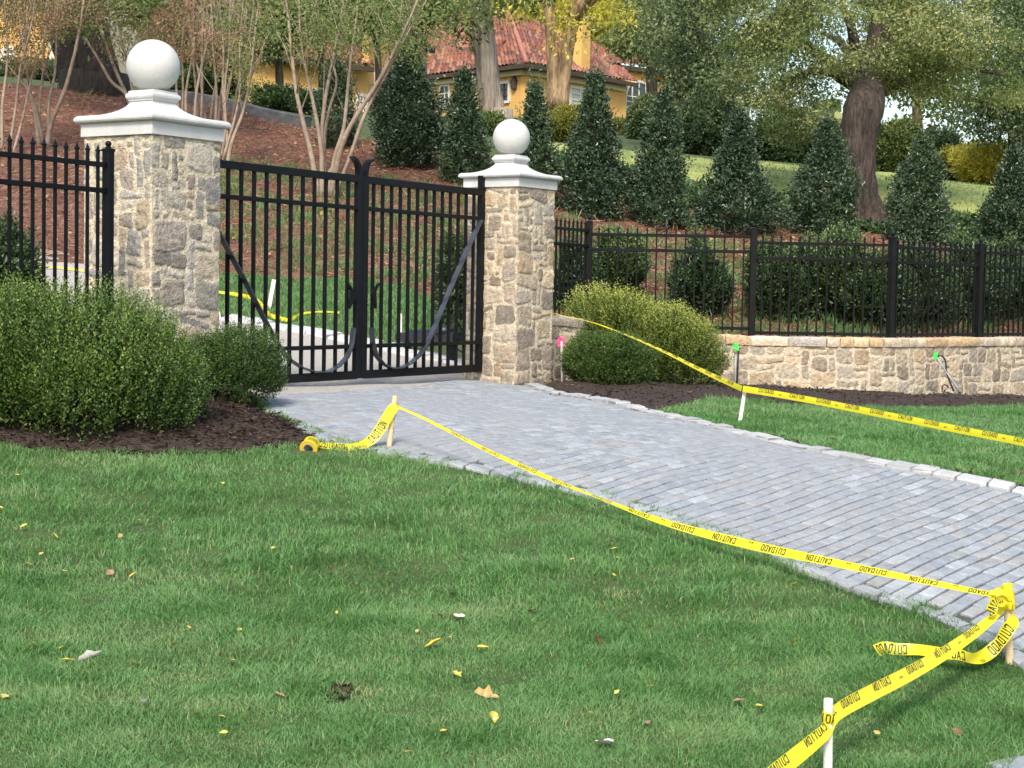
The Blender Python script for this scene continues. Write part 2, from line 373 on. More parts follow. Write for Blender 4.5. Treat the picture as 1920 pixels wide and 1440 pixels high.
PATCH = gpoly([(1890, 1440), (1920, 1408), (2200, 1330), (2300, 1600), (1850, 1500)])

def axis(fine, step, *coarse):
    a = list(np.arange(fine[0], fine[1] + 1e-6, step))
    lo, hi = fine; s = step
    for lim, g in coarse:
        s = step; 
        while lo > -lim: s *= g; lo -= s; a.append(lo)
        s = step
        while hi < lim: s *= g; hi += s; a.append(hi)
    return np.unique(np.round(a, 4))
gx = axis((-6, 8), .14, (420, 1.22)); gy = np.unique(np.concatenate([np.arange(4, 26, .14), np.arange(26, 64, .8), np.arange(64, 420, 14), -np.array([-3.5, -2, 0, 4, 10, 20, 40])]))
grid_sheet('ground', gx, gy, G, M['soil_grass'])

# front driveway: joint sand, then every setts laid one by one
def sheet_in(name, poly, step, h, edge, mat, mound=0):
    x0, y0 = poly.min(0) - .3; x1, y1 = poly.max(0) + .3
    def zf(x, y):
        d = poly_dist(x, y, poly); t = np.clip(d / edge, -1, 1)
        n = sines(np.stack([x, y], -1), 9, 5) * .012 * (mound > 0)
        return G(x, y) + np.where(d > 0, np.minimum(t, 1) * h + mound * np.clip(d / .5, 0, 1) + n, t * .06)
    return grid_sheet(name, np.arange(x0, x1, step), np.arange(y0, y1, step), zf, mat, lambda x, y: poly_dist(x, y, poly) > -.03)
sheet_in('driveway', DRIVE, .1, .010, .02, M['sand'])
sheet_in('driveway_apron', BACK_DRIVE, .08, .022, .04, M['concrete'])
sheet_in('mulch_bed', MULCH_L, .05, .02, .06, M['mulch'], .07)
sheet_in('mulch_bed', MULCH_R, .05, .02, .06, M['mulch'], .05)
sheet_in('path', PATCH, .05, .008, .02, M['sand'])

PAV = [(.255, .268, .283), (.272, .285, .298), (.285, .298, .308), (.265, .272, .278), (.288, .284, .276), (.30, .308, .312), (.245, .262, .28), (.282, .276, .268), (.24, .252, .266), (.335, .342, .345)]
def pavers(name, poly, az, row, lens, lim, inset=.03):
    a = np.array([math.sin(az), math.cos(az)]); b = np.array([math.cos(az), -math.sin(az)]); o = poly.mean(0); mb = MB()
    q = poly - o; ra = (q @ a).min(), (q @ a).max(); rb = (q @ b).min(), (q @ b).max()
    v = rb[0]
    while v < rb[1]:
        u = ra[0] - random.uniform(0, .2); hrow = row * random.uniform(.94, 1.06)
        while u < ra[1]:
            l = random.uniform(*lens); c = o + a * (u + l / 2) + b * (v + hrow / 2)
            if c[1] < lim and poly_dist(c[:1], c[1:2], poly)[0] > inset:
                g = .006; pts = []
                cols = random.choice(PAV); s = random.uniform(.95, 1.05); cols = (cols[0] * s * .97, cols[1] * s, cols[2] * s * 1.02)
                dz = random.uniform(-.002, .002); tx, ty = random.uniform(-.012, .012), random.uniform(-.02, .02)
                jit = [(random.uniform(-.004, .004), random.uniform(-.003, .003)) for _ in range(4)]
                ring = []
                for k, (i, j) in enumerate(((-1, -1), (1, -1), (1, 1), (-1, 1))):
                    ring.append(((l / 2 - .0045) * i + jit[k][0], (hrow / 2 - .0075) * j + jit[k][1]))
                for shrink, z in ((1, .004), (1, .019), (.0, .026)):
                    for (x, y) in ring:
                        sx = x - math.copysign(.009, x) * (shrink == 0); sy = y - math.copysign(.009, y) * (shrink == 0)
                        p = c + a * sx + b * sy
                        pts.append((p[0], p[1], g1(p[0], p[1]) + z + dz + tx * sx + ty * sy))
                fs = [[8, 9, 10, 11]] + [[r + k, r + (k + 1) % 4, r + 4 + (k + 1) % 4, r + 4 + k] for r in (0, 4) for k in range(4)]
                mb.add(pts, fs, cols)
            u += l
        v += hrow
    o2 = mb.build(name, M['paver'], None); o2['kind'] = 'structure'; return o2
# terrain lookups are costly one at a time: cache a fine local height grid for the setts
_gx = np.arange(-4, 13, .05); _gyy = np.arange(1, 20, .05); _GZ = G(*[q.ravel() for q in np.meshgrid(_gx, _gyy)]).reshape(len(_gyy), len(_gx))
_g1 = g1
def g1(x, y):
    if -3.9 < x < 12.8 and 1.1 < y < 19.8:
        i, j = (x + 4) / .05, (y - 1) / .05; i0, j0 = int(i), int(j); s, t = i - i0, j - j0
        return float((_GZ[j0, i0] * (1 - s) + _GZ[j0, i0 + 1] * s) * (1 - t) + (_GZ[j0 + 1, i0] * (1 - s) + _GZ[j0 + 1, i0 + 1] * s) * t)
    return _g1(x, y)
DR2 = DRIVE.copy()
pavers('driveway_setts', DR2, math.radians(40), .088, (.105, .175), 30, .01)
pavers('path_setts', PATCH, math.radians(60), .12, (.16, .24), 30, .02)

def kerb(name, line, wid, lens, h, colr, side=1, drop=.0):
    pts = np.array([gp(*p)[:2] for p in line]); seg = np.linalg.norm(np.diff(pts, axis=0), axis=1); cum = np.concatenate([[0], np.cumsum(seg)]); s = 0; mb = MB()
    at = lambda q: np.array([np.interp(q, cum, pts[:, 0]), np.interp(q, cum, pts[:, 1])])
    while s < cum[-1] - .05:
        l = random.uniform(*lens); p, q = at(s + .009), at(min(s + l, cum[-1]) - .009); d = unit(q - p); n = np.array([d[1], -d[0]]) * side
        cs = random.uniform(.86, 1.10); c = tuple(k * cs for k in colr); w1, w2 = wid * random.uniform(.9, 1.08), wid * random.uniform(.92, 1.08); hh = h * random.uniform(.8, 1.2)
        j = lambda: random.uniform(-.006, .006)
        pr = [(0, -.02), (0, .004 + drop), (.02, hh * .7 + drop), (.05, hh), (.92, hh * 1.1), (1, hh * .6), (1, -.03)]
        vs = []
        for e, base, wd in ((0, p, w1), (1, q, w2)):
            for t, z in pr:
                x = base - n * wd * .15 + n * t * wd; vs.append((x[0] + j(), x[1] + j(), g1(x[0], x[1]) + z + j() * .5))
        k = len(pr); mb.add(vs, [[i, i + 1, k + i + 1, k + i] for i in range(k - 1)] + [list(range(k))[::-1], list(range(k, 2 * k))], c)
        s += l
    o = mb.build(name, M['kerbstone']); o['kind'] = 'structure'; return o
kerb('driveway_edging', R_EDGE[1:], .15, (.15, .21), .044, (.40, .40, .39), -1)
kerb('driveway_edging', L_EDGE[2:], .10, (.13, .2), .024, (.30, .315, .325), 1)
kerb('driveway_edging', [(870, 691), (800, 677), (700, 655), (620, 639), (520, 620), (430, 604), (330, 588), (200, 570)], .34, (.2, .34), .05, (.50, .495, .475), 1)

# ------------------------------------------------------------------ fieldstone masonry
STONES = [(.235, .225, .215), (.27, .25, .225), (.20, .195, .195), (.30, .265, .22), (.34, .26, .185), (.25, .20, .165), (.36, .33, .285), (.29, .275, .25), (.17, .15, .14), (.34, .27, .19), (.24, .24, .245), (.40, .34, .25), (.22, .185, .165)]
MORTAR = (.56, .48, .345)
def masonry(name, path, z0f, z1f, res, unit_wh, parent, thick, wrap, warm=0, seed=0, mort=.020, lens=(1, 2, 2, 3, 3, 4), hts=(1, 1, 2, 2, 3)):
    """path: plan polyline (outer face on its right hand side). One skin of rubble stones with flush mortar."""
    r = np.random.RandomState(seed + 3); path = np.array(path, float)
    if wrap: path = np.vstack([path, path[:1]])
    seg = np.linalg.norm(np.diff(path, axis=0), axis=1); cum = np.concatenate([[0], np.cumsum(seg)]); Lt = cum[-1]
    nu = int(Lt / res); us = np.unique(np.concatenate([np.linspace(0, Lt, nu + 1), cum]))
    px_ = np.interp(us, cum, path[:, 0]); py_ = np.interp(us, cum, path[:, 1])
    e = res * .5
    pos = lambda q: np.stack([np.interp(q % Lt if wrap else np.clip(q, 0, Lt), cum, path[:, 0]), np.interp(q % Lt if wrap else np.clip(q, 0, Lt), cum, path[:, 1])], -1)
    tg = unit(pos(us + e) - pos(us - e + 1e-6)); nrm = np.stack([tg[:, 1], -tg[:, 0]], -1)
    zb = np.array([z0f(x, y) for x, y in zip(px_, py_)]); zt = np.array([z1f(x, y) for x, y in zip(px_, py_)])
    Hm = (zt - zb).max(); nv = int(Hm / res); vs = np.linspace(0, 1, nv + 1)
    U = np.repeat(us[None], nv + 1, 0); Zw = zb[None] + (zt - zb)[None] * vs[:, None]
    zlo = zb.min(); cu, cv = unit_wh; NU, NV = int(round(Lt / cu)), int(math.ceil((zt.max() - zlo) / cv)) + 1; cu = Lt / NU
    occ = -np.ones((NV, NU), int); rects = []
    for j in range(NV):
        for i in range(NU):
            if occ[j, i] >= 0: continue
            wd, ht = r.choice(lens), r.choice(hts)
            if ht == 3: wd = max(wd, 3)
            if r.rand() < .12: wd, ht = 1, r.choice([1, 2, 3])
            k = 0
            while k < wd and (i + k < NU) and occ[j, i + k] < 0: k += 1
            wd = max(k, 1); ht = min(ht, NV - j)
            occ[j:j + ht, i:i + wd] = len(rects); rects.append((i * cu, j * cv, (i + wd) * cu, (j + ht) * cv))
    R = np.array(rects); jit = r.uniform(-.014, .014, R.shape); R = R + jit
    tilt = r.uniform(-.16, .16, len(R)); colr = np.array(STONES)[r.randint(0, len(STONES), len(R))] * .62 + .38 * np.array([.29, .272, .232]); colr = colr * r.uniform(.85, 1.38, (len(R), 1))
    colr = colr * (1 + warm * np.array([.22, .05, -.16])); bulge = r.uniform(.5, 1.2, len(R))
    p3 = np.stack([np.cos(U / Lt * 2 * math.pi) * Lt / 6.28, np.sin(U / Lt * 2 * math.pi) * Lt / 6.28, Zw], -1) if wrap else np.stack([U, Zw * 0, Zw], -1)
    wu = sines(p3, 13, seed) * .013 + sines(p3, 45, seed + 1) * .004; wv = sines(p3, 13, seed + 2) * .012 + sines(p3, 45, seed + 3) * .0035
    Q, Zq = U + wu, Zw - zlo + wv
    ci = np.clip((Q / cu).astype(int), 0, NU - 1) if not wrap else ((Q / cu).astype(int) % NU); cj = np.clip((Zq / cv).astype(int), 0, NV - 1)
    best = np.full(U.shape, -9.0); bid = np.zeros(U.shape, int)
    for dj in (-1, 0, 1):
        for di in (-1, 0, 1):
            ii = (ci + di) % NU if wrap else np.clip(ci + di, 0, NU - 1); jj = np.clip(cj + dj, 0, NV - 1); ids = occ[jj, ii]; rr = R[ids]
            qx = Q.copy()
            if wrap: qx = np.where(qx - rr[..., 2] > Lt / 2, qx - Lt, np.where(rr[..., 0] - qx > Lt / 2, qx + Lt, qx))
            mx_, my_ = (rr[..., 0] + rr[..., 2]) / 2, (rr[..., 1] + rr[..., 3]) / 2
            hx, hy = (rr[..., 2] - rr[..., 0]) / 2 - mort / 2, (rr[..., 3] - rr[..., 1]) / 2 - mort / 2
            dx_, dy_ = qx - mx_, Zq - my_ + tilt[ids] * (qx - mx_)
            rad = np.minimum(np.minimum(hx, hy) * .55, .04); ax, ay = np.abs(dx_) - hx + rad, np.abs(dy_) - hy + rad
            sd_ = rad - np.hypot(np.maximum(ax, 0), np.maximum(ay, 0)) - np.minimum(np.maximum(ax, ay), 0)
            better = sd_ > best; best = np.where(better, sd_, best); bid = np.where(better, ids, bid)
    edge = np.clip(best / .012, 0, 1); edge = edge * edge * (3 - 2 * edge)
    Ht = edge * thick * bulge[bid] * (.75 + .25 * np.clip(best / .05, 0, 1)) + edge * (sines(p3, 38, seed + 6) * .003 + sines(p3, 90, seed + 7) * .0016) + (1 - edge) * (sines(p3, 60, seed + 8) * .0015 + .002)
    X = px_[None] + nrm[:, 0][None] * Ht; Y = py_[None] + nrm[:, 1][None] * Ht
    V = np.stack([X, Y, Zw], -1).reshape(-1, 3); nx, ny = U.shape[1], U.shape[0]
    i = np.arange(nx - 1)[None] + nx * np.arange(ny - 1)[:, None]; fc = np.stack([i, i + 1, i + nx + 1, i + nx], -1).reshape(-1, 4)
    fe = best.ravel()[fc].mean(1); fid = bid.ravel()[fc[:, 0]]
    cf = np.where((fe > 0.0005)[:, None], colr[fid], np.array(MORTAR) * r.uniform(.9, 1.08, (len(fc), 1)))
    return np_mesh(name, V, fc, M['stone'], parent, True, color=cf)

def pillar(corner_px, D, wd, az, label, zband, ballr, seed, warm):
    a = np.array([math.sin(az), math.cos(az)]); b = np.array([-math.cos(az), math.sin(az)])
    C = P(corner_px, 500, D)[:2]; ctr = C + (a + b) * wd / 2; zg = min(g1(*(C + k)) for k in (a * 0, a * wd, b * wd)) - .05
    t = thing('stone_gate_pillar', label, 'gate pillar', (ctr[0], ctr[1], zg + .05), 'stone gate pillars topped by balls')
    e = wd - .03
    c0 = ctr - (a + b) * e / 2
    sq = [c0, c0 + a * e, c0 + a * e + b * e, c0 + b * e]
    masonry('stone_shaft', sq, lambda x, y: zg, lambda x, y: zband + .004, .0092, (.090, .074), t, .012, True, warm, seed)
    h = wd / 2; z = (ctr[0], ctr[1], zband); k = ballr / .2
    MB().loft4([(h + .002, 0), (h + .006, .003), (h + .006, .098 * k), (h - .02, .10 * k)], z, a, b).build('cap_band', M['castball'], t)
    pr = [(h - .02, .098 * k), (h + .022, .099 * k), (h + .038, .106 * k), (h + .045, .118 * k), (h + .045, .132 * k), (h + .038, .146 * k), (h + .02, .156 * k)]
    r1 = .118 * k
    for i in range(1, 11):
        s = i / 10; pr.append((h + .02 - (h + .02 - r1) * (1 - (1 - s) ** 1.5), (.156 + .125 * s ** 1.75) * k))
    MB().loft4(pr, z, a, b).build('cap', M['caststone'], t)
    MB().loft4([(r1 + .004, .281 * k), (r1 + .012, .283 * k), (r1 + .012, .296 * k), (r1 + .022, .30 * k), (r1 + .028, .312 * k), (r1 + .028, .326 * k), (r1 + .021, .338 * k), (r1 + .012, .343 * k), (r1 + .010, .358 * k), (r1 - .004, .362 * k)], z, a, b).build('pedestal', M['caststone'], t)
    prof = [(ballr * math.sin(math.pi * i / 32), -ballr * math.cos(math.pi * i / 32)) for i in range(1, 32)]
    MB().lathe(prof, (ctr[0], ctr[1], zband + .355 * k + ballr * .965), 48).build('ball', M['castball'], t, True)
    return t, C, a, b
PL = pillar(284, 12.7, .75, math.radians(33.5), 'larger stone gate pillar behind the big left shrub, with a pale ball on its cap', 1.11 + ZC, .204, 1, .30)
PR = pillar(970, 17.05, .677, math.radians(35), 'smaller, farther stone gate pillar where the driveway edge meets the gate', 1.035 + ZC, .190, 2, .70)

# retaining wall
wt = [(985, 18.0), (1045, 18.3), (1150, 19.0), (1260, 19.5), (1400, 19.7), (1560, 19.7), (1673, 20.0), (1760, 20.6), (1835, 21.25), (1920, 21.95), (2100, 23.2), (2300, 24.5), (2600, 26.5), (3000, 29)]
wall_path = [P(x, 640, d)[:2] for x, d in wt]
wall_top = lambda x, y: ZC + np.interp(CX + F * x / y, [1045, 1120, 1250, 1400, 1900], [-.37, -.42, -.53, -.585, -.59])
WT = thing('stone_retaining_wall', 'low curved fieldstone retaining wall under the iron fence right of the gate', 'stone wall', (wall_path[5][0], wall_path[5][1], g1(*wall_path[5])))
dense = []
for i in range(len(wall_path) - 1):
    for s in np.linspace(0, 1, 6)[:-1]: dense.append(wall_path[i] * (1 - s) + wall_path[i + 1] * s)
dense.append(wall_path[-1])
for _ in range(14): dense = [dense[0]] + [(dense[i - 1] + dense[i] * 2 + dense[i + 1]) / 4 for i in range(1, len(dense) - 1)] + [dense[-1]]
masonry('wall_face', dense, lambda x, y: front_z(x, y) - .08, wall_top, .012, (.105, .088), WT, .011, False, .75, 9, .024, (2, 2, 2, 3, 3), (1, 1, 2, 2, 2))
nrm_off = []
for i, p in enumerate(dense):
    t_ = unit(dense[min(i + 1, len(dense) - 1)] - dense[max(i - 1, 0)]); nrm_off.append(np.array([-t_[1], t_[0]]))
# coping stones: rough blocks laid along the wall head
cum = np.concatenate([[0], np.cumsum(np.linalg.norm(np.diff(dense, axis=0), axis=1))]); s = 0; mbc = MB(); mbm = MB(); dn = np.array(dense); nn_ = np.array(nrm_off)
at = lambda q: (np.array([np.interp(q, cum, dn[:, 0]), np.interp(q, cum, dn[:, 1])]), np.array([np.interp(q, cum, nn_[:, 0]), np.interp(q, cum, nn_[:, 1])]))
while s < cum[-1] - .2:
    l = random.choice([.16, .22, .3, .34, .4, .46]) * random.uniform(.9, 1.1); h = .110 * random.uniform(.94, 1.06); c = np.array(random.choice(STONES[3:8] + STONES[9:12])) * random.uniform(1.2, 1.55) * np.array([1.12, 1.0, .85])
    n = 7; rows = []
    for i in range(n):
        q = s + .012 + (l - .024) * i / (n - 1); p, nv_ = at(q); zt_ = float(wall_top(p[0], p[1])); en = 1 - .35 * (abs(i - (n - 1) / 2) / ((n - 1) / 2)) ** 4
        for (o_, z_) in ((.0, .004), (-.024, .006), (-.030, .3 * h), (-.030, .65 * h), (-.024, .93 * h), (-.012, h), (.10, h * 1.02), (.30, h), (.30, 0)):
            o2 = o_ * (en if o_ < 0 else 1) + random.uniform(-.006, .006); zz = z_ + random.uniform(-.005, .005) * (z_ > .01)
            if z_ > .8 * h: zz -= (1 - en) * .03
            rows.append((p[0] + nv_[0] * o2, p[1] + nv_[1] * o2, zt_ + zz))
    k = 9; mbc.add(rows, [[a_ * k + b_, a_ * k + b_ + 1, a_ * k + k + b_ + 1, a_ * k + k + b_] for a_ in range(n - 1) for b_ in range(k - 1)] + [list(range(k))[::-1], list(range((n - 1) * k, n * k))], tuple(c))
    s += l
mbc.build('coping', M['stone'], WT, True, autos=.9)
for i in range(0, len(dense) - 1):
    p, q = dense[i] + nn_[i] * .02, dense[i + 1] + nn_[i + 1] * .02; z1_, z2_ = float(wall_top(*dense[i])), float(wall_top(*dense[i + 1]))
    mid = lambda r_, n_: r_ + n_ * .14
    a_, b_ = mid(p, nn_[i]), mid(q, nn_[i + 1])
    mbm.bar((a_[0], a_[1], z1_ + .052), (b_[0], b_[1], z2_ + .052), .30, .108, bev=.01)
mo = mbm.build('coping_mortar', noise_mat('wall mortar', (.50, .42, .29), (.62, .54, .39), 20, .95, .5, 90), WT)

# ------------------------------------------------------------------ gate
GZT, GZ2, GZ3, GZB = [ZC + v for v in (.98, .72, -.53, -.79)]
def gpt(s): return GATE_A + GD * s
def s_at(px):
    k = (px - CX) / F; return (k * GATE_A[1] - GATE_A[0]) / (GD[0] - k * GD[1])
sM = (s_at(664) + s_at(682)) / 2; sR = s_at(897); sL = -.42
def V3(s, z, off=0): p = gpt(s) + GN * off; return (p[0], p[1], z)
def gate_leaf(s0, s1, label, hinge_side):
    lo, hi = min(s0, s1), max(s0, s1); t = thing('gate_leaf', label, 'gate', V3((lo + hi) / 2, GZB - .02), 'leaves of the black double gate')
    mt = M['iron']
    hs, ms = s0, s1                                            # hinge stile, meeting stile positions
    dr = 1 if ms > hs else -1
    # meeting stile with a curl flaring over the top
    MB().bar(V3(ms, GZB - .03), V3(ms, GZT + .03), .075, .06, up=(GN[0], GN[1], 0), bev=.006).build('meeting_stile', mt, t)
    curl = []
    for i in range(12):
        a = i / 11; curl.append(V3(ms - dr * (.115 * a ** 2.2), GZT + .02 + .17 * math.sin(a * 1.35) / math.sin(1.35)))
    mb = MB(); wds = [.075 - .03 * (i / 11) for i in range(12)]
    for i in range(11): mb.bar(curl[i], curl[i + 1], .055, .05 - .036 * (i / 11), up=(GD[0] * dr, GD[1] * dr, .3))
    mb.build('stile_curl', mt, t)
    MB().bar(V3(hs, GZB - .03), V3(hs, GZT + (.17 if hinge_side == 'r' else .02)), .07, .06, up=(GN[0], GN[1], 0), bev=.006).build('hinge_stile', mt, t)
    for nm, z, hh, dp in (('top_rail', GZT, .065, .05), ('middle_rail', GZ2, .038, .05), ('lower_rail', GZ3, .036, .05), ('bottom_rail', GZB, .075, .055)):
        MB().bar(V3(hs + dr * .03, z), V3(ms - dr * .03, z), dp, hh, bev=.004).build(nm, mt, t)
    n = 13; first = None
    for i in range(n):
        s = hs + (ms - hs) * (i + 1) / (n + 1)
        if first is None:
            first = MB().bar(V3(s, GZB), V3(s, GZT), .026, .026, up=(GN[0], GN[1], 0)).build('picket', mt, t); s_first = s
        else:
            c = first.copy(); COL.objects.link(c); d = GD * (s - s_first); c.location = Vector((d[0], d[1], 0))
    # flat brace: straight down from the hinge side, then sweeping up along the meeting stile
    bp = []
    span = abs(ms - hs); S = lambda f: hs + dr * span * f
    for f, z in ((.03, GZ2 - .02), (.16, .39 + ZC), (.30, .02 + ZC), (.42, -.32 + ZC), (.50, -.53 + ZC), (.56, -.63 + ZC), (.63, -.70 + ZC), (.71, -.74 + ZC), (.79, -.745 + ZC), (.86, -.70 + ZC), (.915, -.62 + ZC), (.945, -.50 + ZC), (.955, -.36 + ZC)):
        bp.append(V3(S(f), z, .035))
    mb = MB()
    for i in range(len(bp) - 1): mb.bar(bp[i], bp[i + 1], .012, .055, up=(GN[0], GN[1], 0))
    mb.build('brace', M['strap'], t)
    sp_ = [(.925, -.17), (.965, -.03), (.945, .0), (.915, .06), (.895, .075), (.93, .0)]
    mb = MB(); fr = [V3(S(f), z + ZC - .02, .05) for f, z in sp_]; bk_ = [V3(S(f), z + ZC - .02, .025) for f, z in sp_]; k = len(sp_)
    mb.add(fr + bk_, [list(range(k)), list(range(k, 2 * k))[::-1]] + [[i, (i + 1) % k, k + (i + 1) % k, k + i] for i in range(k)]).build('leaf_ornament', mt, t)
    if hinge_side == 'r':
        for z in (.62 + ZC, -.72 + ZC):
            mb = MB(); mb.bar(V3(hs + .03, z), V3(hs + .14, z), .05, .19, bev=.01); mb.bar(V3(hs + .075, z - .13), V3(hs + .075, z + .13), .07, .07, up=(GN[0], GN[1], 0), bev=.015)
            mb.build('hinge', mt, t)
    return t
gate_leaf(sL, sM - .042, 'left leaf of the black iron gate, hinged at the larger pillar', 'l')
gate_leaf(sR, sM + .042, 'right leaf of the black iron gate, hinged at the smaller pillar', 'r')

# gate opener behind the right leaf
q = P(862, 634, 18.3); q0 = P(750, 632, 19.0)
t = thing('gate_opener', 'black gate opener box behind the right gate leaf, low above the straw', 'gate opener', (q[0] - .3, q[1] + .3, g1(q[0] - .3, q[1] + .3)))
mb = MB(); mb.bar(q0, P(858, 632, 18.35), .15, .105, bev=.025); mb.bar(P(775, 622, 18.9), P(850, 621, 18.4), .12, .05, bev=.02); mb.build('motor_housing', M['plastic'], t)
pp = P(833, 621, 18.5); MB().lathe([(.10, -.03), (.10, .01), (.085, .045), (.05, .065), (.01, .07)], pp, 20).build('dome_cover', M['plastic'], t, True)
MB().bar(P(858, 634, 18.35), P(896, 632, 17.45), .035, .035, bev=.005).build('drive_arm', M['iron'], t)
for px_, d_ in ((765, 18.9), (850, 18.4)):
    a_ = P(px_, 640, d_); MB().bar((a_[0], a_[1], g1(a_[0], a_[1]) - .05), (a_[0], a_[1], a_[2]), .07, .07).build('mounting_post', M['iron'], t)
cb = [P(x, y, 18.2) for x, y in ((852, 640), (858, 655), (872, 664), (886, 660), (893, 648))]
MB().tube(cb, .010, 6).build('cable', M['plastic'], t, True)
cb = P(893, 636, 17.6); MB().bar((cb[0] - .02, cb[1], cb[2] - .06), (cb[0] - .02, cb[1], cb[2] + .07), .08, .06, bev=.008).build('bracket', M['iron'], t)
q = P(880, 662, 18.3)
mb = MB(); mb.bar((q[0], q[1], g1(q[0], q[1]) - .05), (q[0], q[1], q[2] + .05), .16, .12, bev=.01)
tag(mb.build('junction_box', noise_mat('tan utility box', (.33, .25, .17), (.42, .33, .24), 5, .8), None, origin=(q[0], q[1], g1(q[0], q[1]))), 'small tan utility box on the ground between gate opener and farther pillar', 'utility box')

# ------------------------------------------------------------------ iron fences
def picket_mesh(hgt, w_, az, mat_, nm='picket'):
    mb = MB(); u_ = (math.cos(az), -math.sin(az), 0)
    mb.bar((0, 0, 0), (0, 0, hgt - .05), w_, w_, up=u_)
    a = np.array([math.sin(az), math.cos(az)]); b = np.array([math.cos(az), -math.sin(az)]); h = w_ / 2
    mb.loft4([(h, hgt - .05), (h * 1.5, hgt - .046), (h * 1.5, hgt - .040), (h * .95, hgt - .034), (.0012, hgt)], (0, 0, 0), a, b)
    return mb
def fence(label, name, posts, panels, w_post, w_pick, spacing, mat_):
    """posts: plan point, top, foot; panels: (i, j, rail heights, foot, picket top)"""
    base = posts[0]; t = thing(name, label, 'fence', (base[0][0], base[0][1], base[2]))
    for k, (p, zt, zf) in enumerate(posts):
        if k + 1 < len(posts): d = posts[k + 1][0] - p
        else: d = p - posts[k - 1][0]
        az = math.atan2(d[0], d[1]); u_ = (math.cos(az), -math.sin(az), 0)
        po = MB().bar((p[0], p[1], zf), (p[0], p[1], zt), w_post, w_post, up=u_, bev=.004).build('post', mat_, t)
        a = np.array([math.sin(az), math.cos(az)]); b = np.array([math.cos(az), -math.sin(az)]); h = w_post / 2
        mb = MB().loft4([(h + .004, 0), (h + .004, .016), (h * .5, .024), (h * .42, .034)], (p[0], p[1], zt), a, b)
        rb = h * .72; mb.lathe([(rb * math.sin(math.pi * i / 10), -rb * math.cos(math.pi * i / 10)) for i in range(1, 10)], (p[0], p[1], zt + .03 + rb), 14)
        mb.build('post_cap', mat_, po, True, autos=.6)
    for (i, j, rails, zf, zp) in panels:
        p, q_ = posts[i][0], posts[j][0]; d = q_ - p; Ln = np.linalg.norm(d); d = d / Ln; az = math.atan2(d[0], d[1])
        for z in rails: MB().bar((p[0], p[1], z), (q_[0], q_[1], z), .028, .036, bev=.003).build('rail', mat_, t)
        n = max(int(round(Ln / spacing)) - 1, 1); first = None
        for k in range(n):
            c = p + d * Ln * (k + 1) / (n + 1)
            if first is None:
                mbk = picket_mesh(zp - zf, w_pick, az, mat_); mbk.v = [(x + c[0], y + c[1], z + zf) for x, y, z in mbk.v]
                first = mbk.build('picket', mat_, t); c0 = c
            else:
                o = first.copy(); COL.objects.link(o); o.location = Vector((c[0] - c0[0], c[1] - c0[1], 0))
    return t
fl = [(P(-330, 500, 10.15)[:2]), P(202, 500, 12.3)[:2]]
fence('black iron fence with spear pickets behind the big left shrub', 'iron_fence', [(fl[0], ZC + .93, ZC - 1.0), (fl[1], ZC + .945, ZC - .95)],
      [(0, 1, (ZC + .845, ZC + .662, ZC - .72), ZC - .78, ZC + .985)], .0635, .019, .1085, M['iron'])
fp = [(1025, 19.5), (1103, 20.5), (1411, 20.3), (1671, 20.35), (1836, 21.65), (2010, 23.0), (2250, 24.5), (2600, 26.9)]
pts = [P(x, 540, d)[:2] for x, d in fp]
fence('long dark iron fence standing on the stone retaining wall right of the gate', 'iron_fence',
      [(pts[0], ZC + .80, ZC - .55), (pts[1], ZC + .83, ZC - .55), (pts[2], ZC + .77, ZC - .55), (pts[3], ZC + .70, ZC - .55), (pts[4], ZC + .68, ZC - .55), (pts[5], ZC + .66, ZC - .55), (pts[6], ZC + .66, ZC - .55), (pts[7], ZC + .66, ZC - .55)],
      [(0, 1, (ZC + .73, ZC + .55, ZC - .40), ZC - .44, ZC + .86), (1, 2, (ZC + .69, ZC + .51, ZC - .40), ZC - .44, ZC + .80), (2, 3, (ZC + .62, ZC + .44, ZC - .445), ZC - .48, ZC + .73),
       (3, 4, (ZC + .60, ZC + .42, ZC - .445), ZC - .48, ZC + .71), (4, 5, (ZC + .59, ZC + .41, ZC - .445), ZC - .48, ZC + .70), (5, 6, (ZC + .58, ZC + .40, ZC - .445), ZC - .48, ZC + .69), (6, 7, (ZC + .58, ZC + .40, ZC - .445), ZC - .48, ZC + .69)], .075, .019, .113, M['bronze'])
# ------------------------------------------------------------------ vegetation builders
def vnoise(p, f, seed): return sines(p, f, seed, 5)

